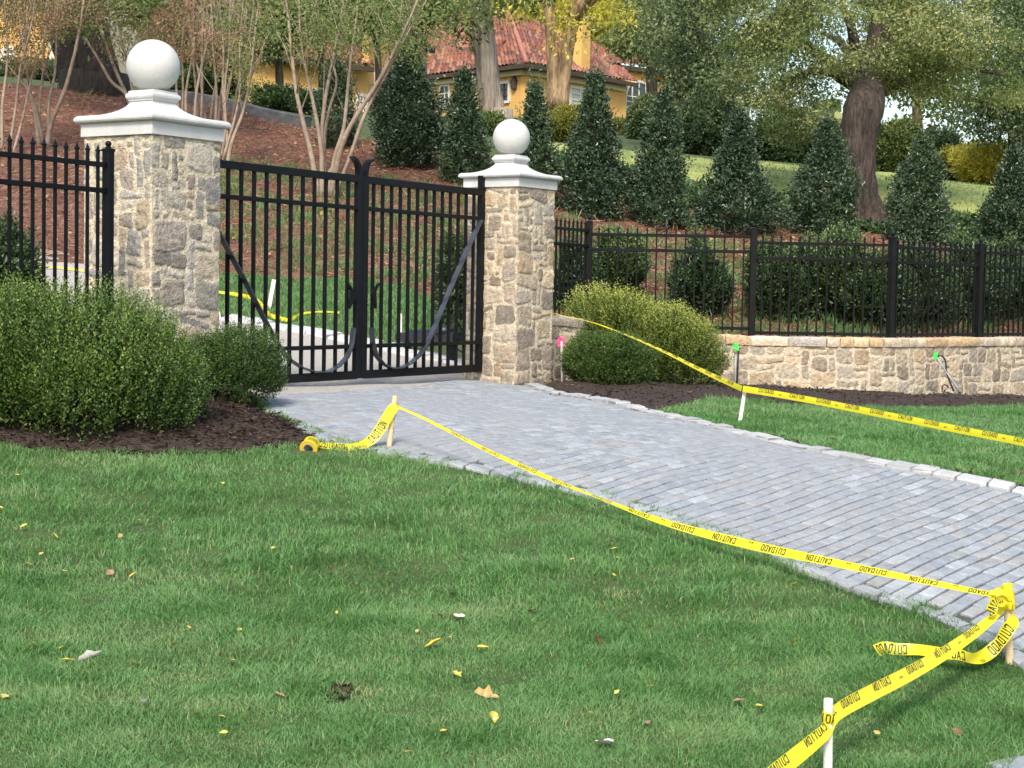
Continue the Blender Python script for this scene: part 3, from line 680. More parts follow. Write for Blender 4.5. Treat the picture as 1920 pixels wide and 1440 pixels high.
def shrub(name, label, base, rx, ry, h, mat, nshoot, lens=(.10, .20), leaf=.022, K=11, cat='shrub', group=None, power=2.4, up=.75, gold=0., inner=6000, lift=.06, seed=0, rough=.10, toneb=.4, stems=9, cone=0., foot_w=.80):
    """rounded shrub: shoots crowded with leaves all over an uneven dome, thicket leaves inside toned darker to paint inner shade, stems at the foot"""
    base = np.array(base, float); r = np.random.RandomState(seed + 40)
    t = thing(name, label, cat, base, group)
    def dome(n, rmin, rmax):
        d = r.normal(size=(n, 3)); d[:, 2] = np.abs(d[:, 2]) - .75 * r.rand(n); d = unit(d)
        rad = (np.abs(d[:, 0]) ** power + np.abs(d[:, 1]) ** power + np.abs(d[:, 2]) ** power) ** (-1 / power)
        rad = rad * (1 + rough * vnoise(d, 2.6, seed) + rough * .5 * vnoise(d, 6, seed + 1)) * r.uniform(rmin, rmax, n)
        q = d * rad[:, None]; zc = .42
        tap = 1 - cone * np.clip(q[:, 2], 0, 1.2)
        pos = np.stack([q[:, 0] * rx * tap, q[:, 1] * ry * tap, (q[:, 2] * (1 - zc) + zc) * h], 1)
        low = np.clip(pos[:, 2] / (.35 * h), 0, 1); pos[:, :2] *= (foot_w + (1 - foot_w) * low ** .6)[:, None]
        pos[:, 2] = np.maximum(pos[:, 2], lift + .03 * r.rand(n))
        return pos, d
    O, d = dome(nshoot, .80, 1.0)
    sdir = unit(d * np.array([1, 1, .6]) + np.array([0, 0, up]) + r.normal(size=d.shape) * .28)
    Ls = r.uniform(*lens, nshoot) * (1 + .5 * (r.rand(nshoot) < .08)); O = O - sdir * Ls[:, None] * .75
    tt = (np.arange(K) + .5) / K
    B = O[:, None] + sdir[:, None] * (Ls[:, None, None] * tt[None, :, None])
    x = unit(np.cross(sdir, r.normal(size=sdir.shape))); y = np.cross(sdir, x)
    ang = r.uniform(0, 6.3, (nshoot, 1)) + np.arange(K)[None] * 2.4
    radial = x[:, None] * np.cos(ang)[..., None] + y[:, None] * np.sin(ang)[..., None]
    Dv = radial * .9 + sdir[:, None] * (.55 + .5 * tt[None, :, None]) + r.normal(size=radial.shape) * .2
    Ll = leaf * (1.05 - .45 * tt[None]) * r.uniform(.75, 1.25, (nshoot, K))
    tone = toneb + .10 * r.normal(size=(nshoot, 1)) + .09 * r.normal(size=(nshoot, K)) + gold * (tt[None] ** 1.4) * np.clip(O[:, 2:3] / h - .15, 0, 1) + .05 * vnoise(O, 5, seed + 4)[:, None] * 1.2
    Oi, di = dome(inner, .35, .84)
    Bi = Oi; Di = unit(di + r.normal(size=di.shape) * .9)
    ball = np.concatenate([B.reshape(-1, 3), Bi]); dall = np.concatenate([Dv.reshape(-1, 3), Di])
    lall = np.concatenate([Ll.ravel(), np.full(inner, leaf * 1.5)]); tall = np.concatenate([tone.ravel(), toneb - .12 + .1 * r.normal(size=inner)])  # inner leaves get a lower tone as painted shade
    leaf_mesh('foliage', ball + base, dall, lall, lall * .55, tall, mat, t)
    mb = MB()
    for k in range(stems):
        a = r.uniform(0, 6.3); rr = r.uniform(.05, .25); e = np.array([math.cos(a) * rx * .62, math.sin(a) * ry * .62, h * r.uniform(.5, .8)]); s0 = np.array([math.cos(a) * rx * rr, math.sin(a) * ry * rr, -.04])
        mb.tube([base + s0, base + s0 * .4 + e * .45 + np.array([0, 0, .02]), base + e], [.012, .009, .003], 5)
    mb.build('stems', M['bark_pale'], t, True)
    return t

def holly(label, px, py, D, hgt, half, seed, lean=0., group='young conical hollies along the pine straw bank', mat='holly', n=6500, leafs=.062, stake=True, gap=.31, name='holly_tree', low=.02, cat='tree'):
    """young conical evergreen on its stem: leaf tufts round a cone with an uneven edge"""
    base = P(px, py, D); base[2] = g1(base[0], base[1]); r = np.random.RandomState(seed + 500)
    t = thing(name, label, cat, base, group)
    nt_ = n // 13; zz = low + (1 - low) * r.beta(1.0, 1.25, nt_)
    prof = np.interp(zz, [0, .06, .18, .4, .6, .78, .9, 1], [.62, .92, 1, .93, .74 - .1 * (seed % 3), .40, .15, .04])
    a = r.uniform(0, 2 * math.pi, nt_); q = np.stack([np.cos(a), np.sin(a), zz * 3], 1)
    lump = 1 + gap * vnoise(q, 2.2, seed) + .15 * vnoise(q, 6, seed + 1)
    rad = half * prof * lump * np.sqrt(r.uniform(.25, 1.0, nt_))
    C = np.stack([np.cos(a) * rad + lean * zz, np.sin(a) * rad, zz * hgt], 1) + base
    k = 13
    out = np.stack([np.cos(a), np.sin(a), .55 + 0 * a], 1)
    B = (C[:, None] + r.normal(size=(nt_, k, 3)) * leafs * .85).reshape(-1, 3)
    Dv = (out[:, None] * .7 + r.normal(size=(nt_, k, 3)) * .75).reshape(-1, 3)
    L = leafs * r.uniform(.7, 1.35, nt_ * k)
    tone = .45 + .035 * ((seed * 7) % 5 - 2) + .15 * r.normal(size=nt_ * k) + np.repeat(.12 * r.normal(size=nt_), k)
    ns = 46; az_ = r.uniform(0, 6.3, ns); zs = r.uniform(.2, 1.0, ns); rs = half * np.interp(zs, [0, .2, .6, .8, 1], [.9, .98, .74, .36, .02]); sd_ = unit(np.stack([np.cos(az_) * .6, np.sin(az_) * .6, .5 + zs], 1))
    nl = (seed * 3) % 4 + 2; zs[:nl] = .97; rs[:nl] = .03; sd_[:nl] = unit(np.array([0, 0, 1.]) + r.normal(size=(nl, 3)) * .16); ext = np.ones((ns, 1, 1)); ext[:nl] = 1.6
    so_ = np.stack([np.cos(az_) * rs + lean * zs, np.sin(az_) * rs, zs * hgt * .97], 1) + base; tt_ = np.linspace(0, 1, 12)
    SB = (so_[:, None] + sd_[:, None] * (tt_[None, :, None] * ext * r.uniform(.12, .34, (ns, 1, 1)))).reshape(-1, 3); SD = (sd_[:, None] * .6 + r.normal(size=(ns, 12, 3)) * .7).reshape(-1, 3)
    B = np.concatenate([B, SB]); Dv = np.concatenate([Dv, SD]); L = np.concatenate([L, leafs * r.uniform(.6, 1.1, ns * 12)]); tone = np.concatenate([tone, .6 + .12 * r.normal(size=ns * 12)])
    leaf_mesh('foliage', B, Dv, L, L * .52, tone, M[mat], t, fold=.16)
    MB().tube([base + np.array([0, 0, -.1]), base + np.array([lean * .4, 0, hgt * .5]), base + np.array([lean, 0, hgt * .97])], [.045, .03, .006], 7).build('trunk', M['bark_pale'], t, True)
    if stake:
        s = base + np.array([.10, -.05, 0]); MB().bar(s + np.array([0, 0, -.1]), s + np.array([.03, 0, hgt * .90]), .03, .03, up=(0, 1, 0)).build('support_cane', M['whitewood'], t)
    return t

def crown_points(lobes, n, r):
    wts = np.array([l[2] * l[3] * (l[6] if len(l) > 6 else 1) for l in lobes], float); idx = r.choice(len(lobes), n, p=wts / wts.sum()); out = []
    for i in idx:
        cx_, cy_, rx, ry, D, dD = lobes[i][:6]
        while True:
            v = r.uniform(-1, 1, 3)
            if v @ v < 1: break
        v = v / (np.linalg.norm(v) + 1e-6) * (np.linalg.norm(v) ** .55)
        out.append(P(cx_ + v[0] * rx, cy_ + v[1] * ry, D + v[2] * dD))
    return np.array(out)
def crown(parent, lobes, nclump, per, clump_r, leaf, mat, seed, toneb=.4, aspect=.5, flat=.6, name='crown', droop=.3, tvar=.13):
    r = np.random.RandomState(seed + 900); C = crown_points(lobes, nclump, r)
    rr = clump_r * r.uniform(.55, 1.4, nclump); off = r.normal(size=(nclump, per, 3)) * np.array([1, 1, flat])
    B = (C[:, None] + off * rr[:, None, None] * .6).reshape(-1, 3)
    Dv = unit(off.reshape(-1, 3)) * .6 + r.normal(size=(nclump * per, 3)) * .7 + np.array([0, 0, -droop])
    L = leaf * r.uniform(.65, 1.35, nclump * per)
    tone = toneb + np.repeat(tvar * r.normal(size=nclump), per) + .10 * r.normal(size=nclump * per)
    return leaf_mesh(name, B, Dv, L, L * aspect, tone, M[mat], parent), C
def limbs(mb, root, tips, r0, r1, seed, bend=.15):
    r = np.random.RandomState(seed)
    for tp in tips:
        d = np.array(tp) - root; L = np.linalg.norm(d); ps = []
        for s in np.linspace(0, 1, 7): ps.append(root + d * s + np.array([0, 0, bend * L * math.sin(math.pi * s)]) + r.normal(size=3) * .02 * L * (0 < s < 1))
        mb.tube(ps, list(np.linspace(r0, r1, 7)), 7, .08)
def trunk_px(mb, pts, sides=12, wob=.06, sub=4):
    """pts: (px, py, D, radius) smoothed"""
    A = np.array([[*P(a, b, c), d] for a, b, c, d in pts]); n = len(A); ts = np.linspace(0, n - 1, (n - 1) * sub + 1)
    Q = np.stack([np.interp(ts, range(n), A[:, k]) for k in range(4)], 1)
    for _ in range(2): Q[1:-1] = (Q[:-2] + 2 * Q[1:-1] + Q[2:]) / 4
    mb.tube(Q[:, :3], list(Q[:, 3]), sides, wob); return Q
def gpt_at(px, D):
    x = (px - CX) / F * D; return np.array([x, D, g1(x, D)])

# ------------------------------------------------------------------ shrubs by the gate
def at_px(px, D): return gpt_at(px, D)
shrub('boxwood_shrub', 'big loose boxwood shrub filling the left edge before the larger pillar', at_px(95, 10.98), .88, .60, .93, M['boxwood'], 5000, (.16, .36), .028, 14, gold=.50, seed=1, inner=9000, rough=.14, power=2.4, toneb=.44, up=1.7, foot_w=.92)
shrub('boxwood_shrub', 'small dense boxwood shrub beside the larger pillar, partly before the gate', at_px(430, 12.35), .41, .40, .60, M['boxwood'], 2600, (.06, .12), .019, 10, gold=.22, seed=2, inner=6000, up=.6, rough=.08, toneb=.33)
shrub('boxwood_shrub', 'tall yellow-tipped shrub against the fence, rear of the clump right of the gate', at_px(1145, 18.9), .56, .5, 1.10, M['boxwood_gold'], 2300, (.20, .42), .032, 13, gold=.80, seed=3, inner=4000, up=1.3, rough=.08, power=2.6, toneb=.30)
shrub('boxwood_shrub', 'wide yellow-tipped shrub nearest the stone wall, right part of the clump', at_px(1262, 18.75), .50, .5, .92, M['boxwood_gold'], 2200, (.20, .42), .032, 13, gold=.74, seed=4, inner=4000, up=1.2, rough=.09, power=2.6, toneb=.28)
shrub('boxwood_shrub', 'low round green shrub in front of the yellow-tipped clump beside the pink flag', at_px(1140, 17.6), .47, .42, .62, M['boxwood'], 2800, (.08, .17), .024, 10, gold=.24, seed=5, inner=5000, up=.6, rough=.06, toneb=.34)
# dark shrubs behind the fences and the gate
shrub('laurel_shrub', 'dark shrub behind the iron fence at the far left edge', at_px(8, 13.6), .30, .35, 1.15, M['laurel'], 700, (.15, .25), .06, 9, up=1.0, seed=6, inner=1500, toneb=.35)
shrub('laurel_shrub', 'slim dark green shrub behind the right gate leaf, against the farther pillar', at_px(845, 20.0), .20, .22, 1.28, M['laurel'], 550, (.14, .22), .055, 9, up=1.1, seed=7, inner=1200, toneb=.38, gold=.35)
bh = [(1068, 21.9, .28, .92, 'dark upright shrub behind the short fence panel next to the farther pillar', .22), (1160, 23.0, .38, 1.08, 'paler upright shrub behind the fence above the yellow-tipped clump', .5), (1308, 22.0, .36, 1.0, 'dark round shrub alone behind the middle of the first long fence panel', .22),
      (1466, 21.9, .44, 1.10, 'shrub behind the fence just right of the second tall post', .30), (1545, 22.1, .52, 1.16, 'loose shrub behind the middle of the fence panel above the stone wall', .36), (1632, 21.8, .48, 1.08, 'shrub behind the fence left of the third tall post', .28),
      (1722, 22.3, .52, 1.12, 'dark shrub behind the fence right of the third tall post', .27), (1802, 23.2, .50, 1.10, 'shrub behind the fence left of the post nearest the right edge', .25), (1885, 23.9, .55, 1.12, 'dark shrub behind the fence at the right edge', .22), (1985, 25.0, .5, 1.1, 'outermost shrub behind the fence beyond the right edge', .3)]
for k, (px_, D_, hw, hh, lb, tb) in enumerate(bh):
    shrub('laurel_shrub', lb, at_px(px_, D_), hw, hw, hh, M['laurel'], int(2300 * hw), (.16, .30), .060, 10, up=1.0, seed=20 + k, inner=3000, toneb=tb - .04, gold=.55, group='shrubs planted behind the long fence', rough=.24, power=1.9)

# ------------------------------------------------------------------ hollies on the bank
hl = [(762, 316, 30.0, 2.15, .60, 'broad dark holly left of the smaller pillar, widest of the row'), (872, 330, 29.0, 1.85, .40, 'dark holly directly left of the smaller pillar ball'), (1003, 352, 28.5, 1.95, .36, 'dark holly behind and right of the smaller pillar ball'),
      (1112, 406, 28.3, 2.38, .43, 'pointed holly above the first fence post right of the pillar'), (1238, 436, 28.5, 2.25, .47, 'tall pointed holly above the first long fence panel'), (1383, 446, 28.7, 2.0, .55, 'holly above the second tall fence post, pale cane at its tip'),
      (1546, 452, 29.0, 1.95, .52, 'holly just left of the big oak trunk'), (1722, 455, 29.4, 1.78, .52, 'rounded holly just right of the big oak trunk'), (1893, 468, 30.0, 1.72, .50, 'holly cut by the right edge')]
for k, (px_, py_, D_, hh, hw, lb) in enumerate(hl):
    holly(lb, px_, py_, D_, hh, hw, k, lean=random.uniform(-.05, .05), n=int(13500 * hh * hw / .9), stake=k in (5, 4, 8))
holly('narrow dark evergreen behind the main crape myrtle', 628, 285, 32, 1.65, .42, 31, n=7000, stake=False, group=None)

# ------------------------------------------------------------------ crape myrtles
def myrtle(label, stems, lobes, nclump, seed, per=26, leaf=.050, mat='myrtleleaf', toneb=.36, cr_=.17):
    b = stems[0][0]; gd = gp(b[0], b[1], 12)[1] + .15; dD = gd - b[2]; sc = gd / b[2]; stems = [[(x, y, D + dD, q * sc) for x, y, D, q in s_] for s_ in stems]; lobes = [(l[0], l[1], l[2], l[3], l[4] + dD, *l[5:]) for l in lobes]
    b = stems[0][0]; base = P(b[0], b[1], b[2]); base[2] = g1(base[0], base[1])
    t = thing('crape_myrtle', label, 'tree', base, 'bare stemmed crape myrtles on the bank')
    for st in stems:
        st = [(a, b, c, d * .78) for a, b, c, d in st]; mb = MB(); f = st[0]; gb = P(f[0], f[1], f[2]); zg = g1(gb[0], gb[1])
        trunk_px(mb, st, 7, .05, 4)
        mb.tube([(gb[0], gb[1], min(zg, gb[2]) - .15), gb], [f[3] * 1.15, f[3]], 7)
        # twigs off the upper stem
        r = np.random.RandomState(seed * 7 + int(st[-1][0])); 
        for _ in range(6):
            k = r.uniform(.35, .98) * (len(st) - 1); i = int(k); s = k - i; A_, B_ = np.array(st[i]), np.array(st[min(i + 1, len(st) - 1)]); m_ = A_ * (1 - s) + B_ * s
            o = P(m_[0], m_[1], m_[2]); e = P(m_[0] + r.uniform(-55, 55), m_[1] - r.uniform(50, 130), m_[2] + r.uniform(-.5, .5))
            mb.tube([o, (o + e) / 2 + r.normal(size=3) * .04, e], [max(m_[3] * .45, .008), .008, .004], 5)
        mb.build('stem', M['bark_pale'], t, True)
    crown(t, lobes, nclump, per, cr_, leaf, mat, seed, toneb)
    return t
def st(base, D, r, *pts):
    n = len(pts); return [(base[0], base[1], D, r)] + [(x, y, D + dd, r * (1 - .72 * (i + 1) / n)) for i, (x, y, dd) in enumerate(pts)]
myrtle('leftmost crape myrtle behind the fence spears, pinkish leaves', [st((4, 288), 24, .035, (3, 200, 0), (16, 110, .1), (10, 20, .2), (5, -60, .2)), st((16, 290), 24, .03, (30, 200, 0), (38, 120, -.2), (62, 40, 0), (70, -60, .1)), st((24, 290), 24, .028, (44, 215, .2), (60, 140, .3), (88, 60, .3), (95, -50, .3))],
       [(45, 60, 60, 70, 24, 1), (60, 10, 90, 60, 24, 1)], 130, 1)
myrtle('crape myrtle with a forked pair of pale stems left of the larger pillar', [st((74, 278), 23.6, .05, (68, 215, 0), (52, 160, 0), (47, 70, .2), (44, -50, .2)), st((78, 278), 23.6, .035, (72, 200, .1), (84, 120, .1), (80, 40, .1), (100, -50, .1)), st((88, 276), 23.5, .05, (93, 235, 0), (122, 170, -.1), (140, 100, -.2), (152, 40, -.2), (165, -60, -.2)), st((92, 276), 23.5, .035, (90, 190, .1), (104, 140, .1), (106, 60, .1), (112, -60, .2)), st((84, 280), 23.6, .03, (60, 175, -.2), (20, 130, -.3), (-10, 80, -.3))],
       [(60, 50, 55, 55, 23.6, 1), (110, 10, 110, 40, 23.6, 1.2), (48, 100, 26, 46, 23.5, 1.2)], 150, 2)
myrtle('crape myrtle whose crooked stem bends over behind the larger pillar cap', [st((246, 205), 27, .045, (238, 175, 0), (208, 155, 0), (190, 120, 0), (165, 80, 0), (130, 30, .1), (110, -50, .1)), st((250, 205), 27, .04, (215, 130, .2), (190, 60, .2), (165, 10, .2), (150, -50, .2)), st((254, 205), 27, .035, (240, 120, .3), (222, 50, .3), (210, -50, .3))],
       [(180, 20, 90, 55, 27, 1.2), (230, 60, 60, 60, 27, 1)], 130, 3)
sts = []
rr = np.random.RandomState(4)
for k in range(13):
    bx = 336 + k * 8 + rr.uniform(-4, 4); tx = bx + rr.uniform(-55, 60); sts.append(st((bx, 238 + rr.uniform(-6, 10)), 28.5 + rr.uniform(-.8, .8), .034, (bx + (tx - bx) * .25 + rr.uniform(-6, 6), 170, 0), (bx + (tx - bx) * .6 + rr.uniform(-8, 8), 90, .1), (tx, 20, .2), (tx + rr.uniform(-20, 20), -60, .2)))
myrtle('dense thicket of thin crape myrtle stems right of the larger pillar ball', sts, [(400, 40, 110, 75, 28.5, 1.5), (330, 60, 60, 60, 28.5, 1.2), (440, 100, 50, 50, 28.5, 1)], 280, 4, per=26, toneb=.5)
myrtle('crape myrtle rising right behind the larger pillar, above the left gate leaf', [st((424, 330), 22.6, .04, (432, 270, 0), (455, 215, .1), (468, 160, .1), (478, 60, .2), (490, -40, .2)), st((418, 300), 22.6, .03, (440, 225, .1), (452, 170, .2), (448, 90, .3), (460, -40, .3)), st((414, 300), 22.7, .026, (425, 240, -.1), (420, 170, -.1), (432, 80, 0), (428, -40, 0))],
       [(460, 60, 60, 70, 22.8, 1), (450, 150, 40, 40, 22.8, .8)], 70, 5, mat='oakleaf', toneb=.55)
myrtle('main multi-stemmed crape myrtle with a wide vase of stems over the left gate leaf', [
    st((598, 374), 25, .062, (584, 290, 0), (575, 255, 0), (556, 180, 0), (548, 110, .1), (540, 30, .2), (530, -50, .2)), st((603, 376), 25, .055, (604, 290, 0), (594, 225, 0), (578, 150, .1), (562, 70, .2), (560, -50, .2)),
    st((609, 378), 25, .055, (606, 300, .1), (602, 245, .1), (612, 170, .1), (625, 110, .2), (640, 30, .2), (650, -50, .2)), st((615, 376), 24.9, .05, (628, 290, -.2), (645, 245, -.2), (652, 170, -.2), (656, 120, -.2), (668, 40, -.1), (675, -50, -.1)),
    st((619, 378), 24.8, .058, (640, 268, -.3), (672, 210, -.4), (712, 150, -.5), (742, 90, -.6), (776, 20, -.7), (800, -50, -.7)), st((622, 380), 24.8, .045, (655, 300, -.3), (678, 228, -.4), (700, 180, -.4), (724, 140, -.5), (760, 70, -.5), (800, 0, -.5)), st((606, 372), 25.2, .04, (608, 250, .3), (618, 200, .3), (636, 150, .4), (600, 60, .4), (590, -50, .4)),
    st((612, 330), 25, .03, (632, 300, 0), (650, 260, .3), (668, 215, .5), (676, 170, .5))],
    [(560, 50, 90, 65, 25, 1.5), (680, 40, 110, 65, 25, 1.5), (620, 90, 60, 50, 25, 1), (780, 60, 60, 60, 24.5, 1)], 300, 6, per=28, mat='oakleaf', toneb=.55, cr_=.22)

# ------------------------------------------------------------------ big trees
def tree(name, label, base_px, group=None):
    b = gpt_at(*base_px); return thing(name, label, 'tree', b, group)
def foot(mb, px, D, r, flare=1.6, sides=12):
    b = gpt_at(px, D); mb.tube([b + np.array([0, 0, -.3]), b + np.array([0, 0, .05]), b + np.array([0, 0, .45])], [r * flare, r * flare * .85, r], sides, .07)
# dark leaning trunks at the upper left
t = tree('shade_tree', 'large dark leaning tree trunk at the upper left beyond the crape myrtles', (135, 34)); mb = MB()
dk = gp(146, 172)[1]; foot(mb, 146, dk, .42, 1.3, 14); trunk_px(mb, [(146, 168, dk, .42), (130, 120, dk, .27), (112, 60, dk, .25), (92, 0, dk, .24), (80, -80, dk, .22)], 14); mb.build('trunk', M['bark_shaded'], t, True)
crown(t, [(90, -30, 160, 45, 34, 2)], 60, 30, .5, .13, 'oakleaf', 61)
t = tree('shade_tree', 'dark shaded double-trunked tree with a broad base left of the larger pillar ball', (190, 33)); mb = MB()
dk = gp(192, 178)[1]; foot(mb, 192, dk, .52, 1.3, 14); trunk_px(mb, [(192, 172, dk, .52), (176, 120, dk, .36), (158, 65, dk, .27), (140, 0, dk, .24), (125, -70, dk, .2)], 14); trunk_px(mb, [(200, 170, dk + .2, .42), (188, 100, dk + .2, .30), (178, 40, dk + .2, .24), (170, -70, dk + .2, .2)], 12)
mb.build('trunk', M['bark_shaded'], t, True)
crown(t, [(200, -30, 140, 50, 33, 2), (150, 40, 30, 30, 32.5, .6)], 80, 30, .45, .12, 'oakleaf', 62)
# tall pine trunk in front of the house
t = tree('pine_tree', 'straight tall tree with pale grey furrowed trunk in front of the red roof', (925, 56)); mb = MB()
foot(mb, 926, 56, .45, 1.3); trunk_px(mb, [(926, 232, 56, .42), (915, 150, 56, .38), (906, 60, 56, .37), (900, 0, 56, .36), (895, -90, 56, .34)], 14, .05); mb.build('trunk', M['bark_pine'], t, True)
crown(t, [(880, 20, 40, 35, 55.5, 1.5), (855, 60, 26, 28, 55, 1.2), (940, -30, 110, 25, 56, 3)], 46, 36, .6, .20, 'oakleaf', 63, .45)
# twin trunk
t = tree('twin_trunk_tree', 'tree with twin warm brown trunks in front of the house corner', (1045, 72)); mb = MB()
foot(mb, 1046, 72, .45, 1.2); trunk_px(mb, [(1043, 205, 72, .42), (1040, 150, 72, .33), (1035, 90, 72, .25), (1031, 30, 72, .24), (1020, -60, 72, .3)], 14, .05); trunk_px(mb, [(1049, 200, 71.8, .40), (1059, 130, 71.8, .27), (1067, 70, 71.6, .27), (1080, 20, 71.4, .30), (1098, -50, 71.2, .30)], 12, .05)
tip0 = P(1076, 40, 71.5); limbs(mb, tip0, [P(1180, -30, 70), P(1120, -10, 70)], .28, .08, 3); mb.build('trunk', M['bark_warm'], t, True)
crown(t, [(1010, 5, 80, 35, 71, 2), (1130, 10, 70, 35, 72, 2), (1068, 60, 20, 30, 70.5, 1), (975, 20, 24, 18, 71, 1)], 46, 40, .6, .20, 'yellowleaf', 64, .55)  # yellow leaf tone raised as painted backlight
# big oak on the right
t = tree('oak_tree', 'big oak with dark furrowed trunk and wide crown over the right side', (1612, 33.5)); mb = MB()
od = gp(1618, 418)[1]; trunk_px(mb, [(1632, 445, od, .62), (1628, 424, od, .50), (1622, 404, od, .39), (1614, 375, od, .31), (1603, 300, od, .335), (1612, 240, od, .345), (1622, 190, od, .35), (1640, 130, 33.5, .26), (1650, 40, 33.5, .2), (1655, -80, 33.5, .16)], 18, .07)
fk = P(1624, 185, 33.5)
limbs(mb, fk, [P(1400, 60, 32), P(1480, 150, 31.5), P(1560, -40, 33), P(1800, 40, 32.5), P(1880, 140, 33), P(1740, 120, 31.5), P(1540, 60, 35)], .15, .03, 5, .12)
mb.build('trunk', M['bark_oak'], t, True)
oak_l = [(1620, 60, 230, 95, 33, 3.5), (1450, 110, 90, 100, 32.5, 2.5), (1440, 30, 110, 70, 33, 2.5), (1560, 150, 100, 45, 31.8, 1.8), (1780, 60, 130, 80, 33, 3), (1700, 140, 80, 40, 32, 1.5), (1480, 215, 60, 50, 31.8, 1.4), (1850, 150, 90, 60, 33, 2), (1600, -30, 330, 50, 33, 3)]
crown(t, oak_l, 500, 130, .32, .068, 'oakleaf', 65, .52, tvar=.27)  # leaf tone lifted to paint backlight through the crown
# evergreens and other trees behind
def btree(label, base, lobes, n, per, cr_, leaf, mat, seed, rt=.2, top=None, toneb=.4, name='broadleaf_tree', group='trees behind the house and upper lawn', bark='bark'):
    t = tree(name, label, base, group); mb = MB(); b = gpt_at(*base); tp = P(*(top or (lobes[0][0], lobes[0][1], lobes[0][4])))
    mb.tube([b + np.array([0, 0, -.3]), b * .6 + tp * .4, b * .25 + tp * .75, tp], [rt * 1.2, rt, rt * .7, rt * .3], 9, .06)
    r = np.random.RandomState(seed); tips = crown_points(lobes, 6, r); limbs(mb, b * .4 + tp * .6, tips, rt * .45, .03, seed); mb.build('trunk', M[bark], t, True)
    crown(t, lobes, n, per, cr_, leaf, mat, seed, toneb, tvar=.16); return t
btree('tall soft evergreen between the house and the oak', (1330, 46), [(1300, 60, 95, 90, 46, 3), (1360, 150, 80, 70, 46, 3), (1318, 180, 55, 60, 46, 2.5), (1320, -20, 110, 60, 46, 3), (1250, 30, 45, 55, 46.5, 2)], 280, 110, .50, .11, 'evergreen', 71, .25, (1320, 40, 46), .54)  # tone lifted so the leaves look backlit
btree('dense dark tree at the upper right edge', (1905, 44), [(1890, 60, 80, 110, 44, 3), (1910, 180, 80, 90, 44, 3), (1860, 120, 50, 90, 44, 2), (1840, 215, 50, 40, 43.5, 1.5), (1960, 100, 80, 160, 44, 3)], 230, 110, .48, .105, 'evergreen', 72, .25, (1895, 60, 44), .36)
btree('yellow-green tree glowing behind the chimney', (1135, 112), [(1130, 40, 55, 55, 112, 4), (1160, 10, 60, 40, 112, 4), (1100, 20, 40, 40, 112, 3)], 110, 40, 1.4, .46, 'yellowleaf', 73, .3, (1130, 20, 112), .55)  # the glow is a brighter leaf tone standing in for backlight
btree('golden-green tree at the top edge above the red roof', (985, 105), [(990, -5, 70, 30, 105, 4), (930, -5, 50, 25, 104, 3)], 60, 40, 1.3, .42, 'yellowleaf', 74, .3, (975, 0, 105), .5)  # leaf tone brightened for light coming through the foliage
btree('pale green tree between the chimney and the tall evergreen', (1215, 80), [(1215, 30, 45, 60, 80, 3), (1190, 70, 30, 30, 80, 2), (1225, 60, 26, 30, 79, 2)], 130, 40, .95, .30, 'oakleaf', 75, .25, (1215, 20, 80), .62)
btree('slim tree with a pale trunk right of the oak against the sky', (1712, 52), [(1720, 120, 60, 60, 52, 2), (1770, 190, 50, 40, 52, 2), (1690, 50, 60, 60, 52, 2)], 120, 36, .7, .2, 'oakleaf', 76, .17, (1716, 100, 52), .5, bark='bark_warm')
for k, (x, y, D_, s, tb) in enumerate([(520, 50, 60, 60, .5), (450, 45, 58, 65, .6), (330, 50, 60, 85, .45), (600, 15, 62, 55, .55), (705, 15, 66, 45, .6), (790, 5, 80, 45, .66), (380, 110, 52, 60, .35)]):
    btree(['dark leafy tree left of the main crape myrtle crown', 'light leafy tree above the hedge and slate edging', 'leafy tree directly behind the larger pillar ball', 'leafy tree behind the main crape myrtle stems', 'leafy tree in front of the yellow wing roof', 'yellowish tree left of the tall grey trunk', 'small dark tree above the sloping slate edging'][k], (x, D_),
          [(x, y, s, s * .75, D_, 2), (x + 25, y - 50, s, s * .6, D_, 2)], 130, 36, .75 * D_ / 60, .21 * D_ / 60, 'oakleaf', 80 + k, .14, None, tb)
# shrubs near the house and along the upper lawn
def mound(label, px, py_top, py_base, D, hw_px, mat, tb, seed, n=900, gold=.3, name='shrub', leaf=.10, group='shrubs bordering the upper lawn'):
    b = gpt_at(px, D); zt_ = P(px, py_top, D)[2]; h = max(zt_ - b[2], .5); hw = hw_px / F * D
    return shrub(name, label, b, hw, hw * .8, h, M[mat], n, (.25, .5), leaf, 9, up=.9, seed=seed, inner=1800, toneb=tb, gold=gold, group=group, rough=.16, stems=5)
mound('round green shrub below the arched window', 1200, 186, 270, 54, 42, 'evergreen', .42, 101, 1200, leaf=.15)
mound('yellow-green shrubs below the house corner', 1075, 200, 270, 62, 55, 'yellowleaf', .18, 102, 1200, leaf=.16, gold=.3)
mound('small yellow shrub beside the round green shrub', 1150, 238, 275, 58, 15, 'yellowleaf', .15, 103, 500, leaf=.14)
mound('dark spreading shrub in the shade between two hollies', 1300, 190, 295, 44, 78, 'evergreen', .25, 104, 1500, leaf=.13)
mound('dark shrub under the oak crown left of its trunk', 1475, 215, 300, 45, 70, 'evergreen', .25, 105, 1400, leaf=.13)
mound('rounded olive shrub just right of the oak trunk', 1668, 230, 322, 46, 55, 'oakleaf', .35, 106, 1200, leaf=.13)
mound('dark shrub behind the rounded holly', 1745, 245, 325, 48, 45, 'evergreen', .3, 107, 900, leaf=.13)
mound('bright yellow shrub on the upper lawn near the right edge', 1835, 268, 345, 45, 62, 'yellowleaf', .72, 108, 1100, leaf=.12)  # high tone paints the sun falling on this yellow shrub
mound('yellow-green shrub left of the bright yellow shrub', 1768, 278, 335, 46, 36, 'yellowleaf', .25, 109, 700, leaf=.12)
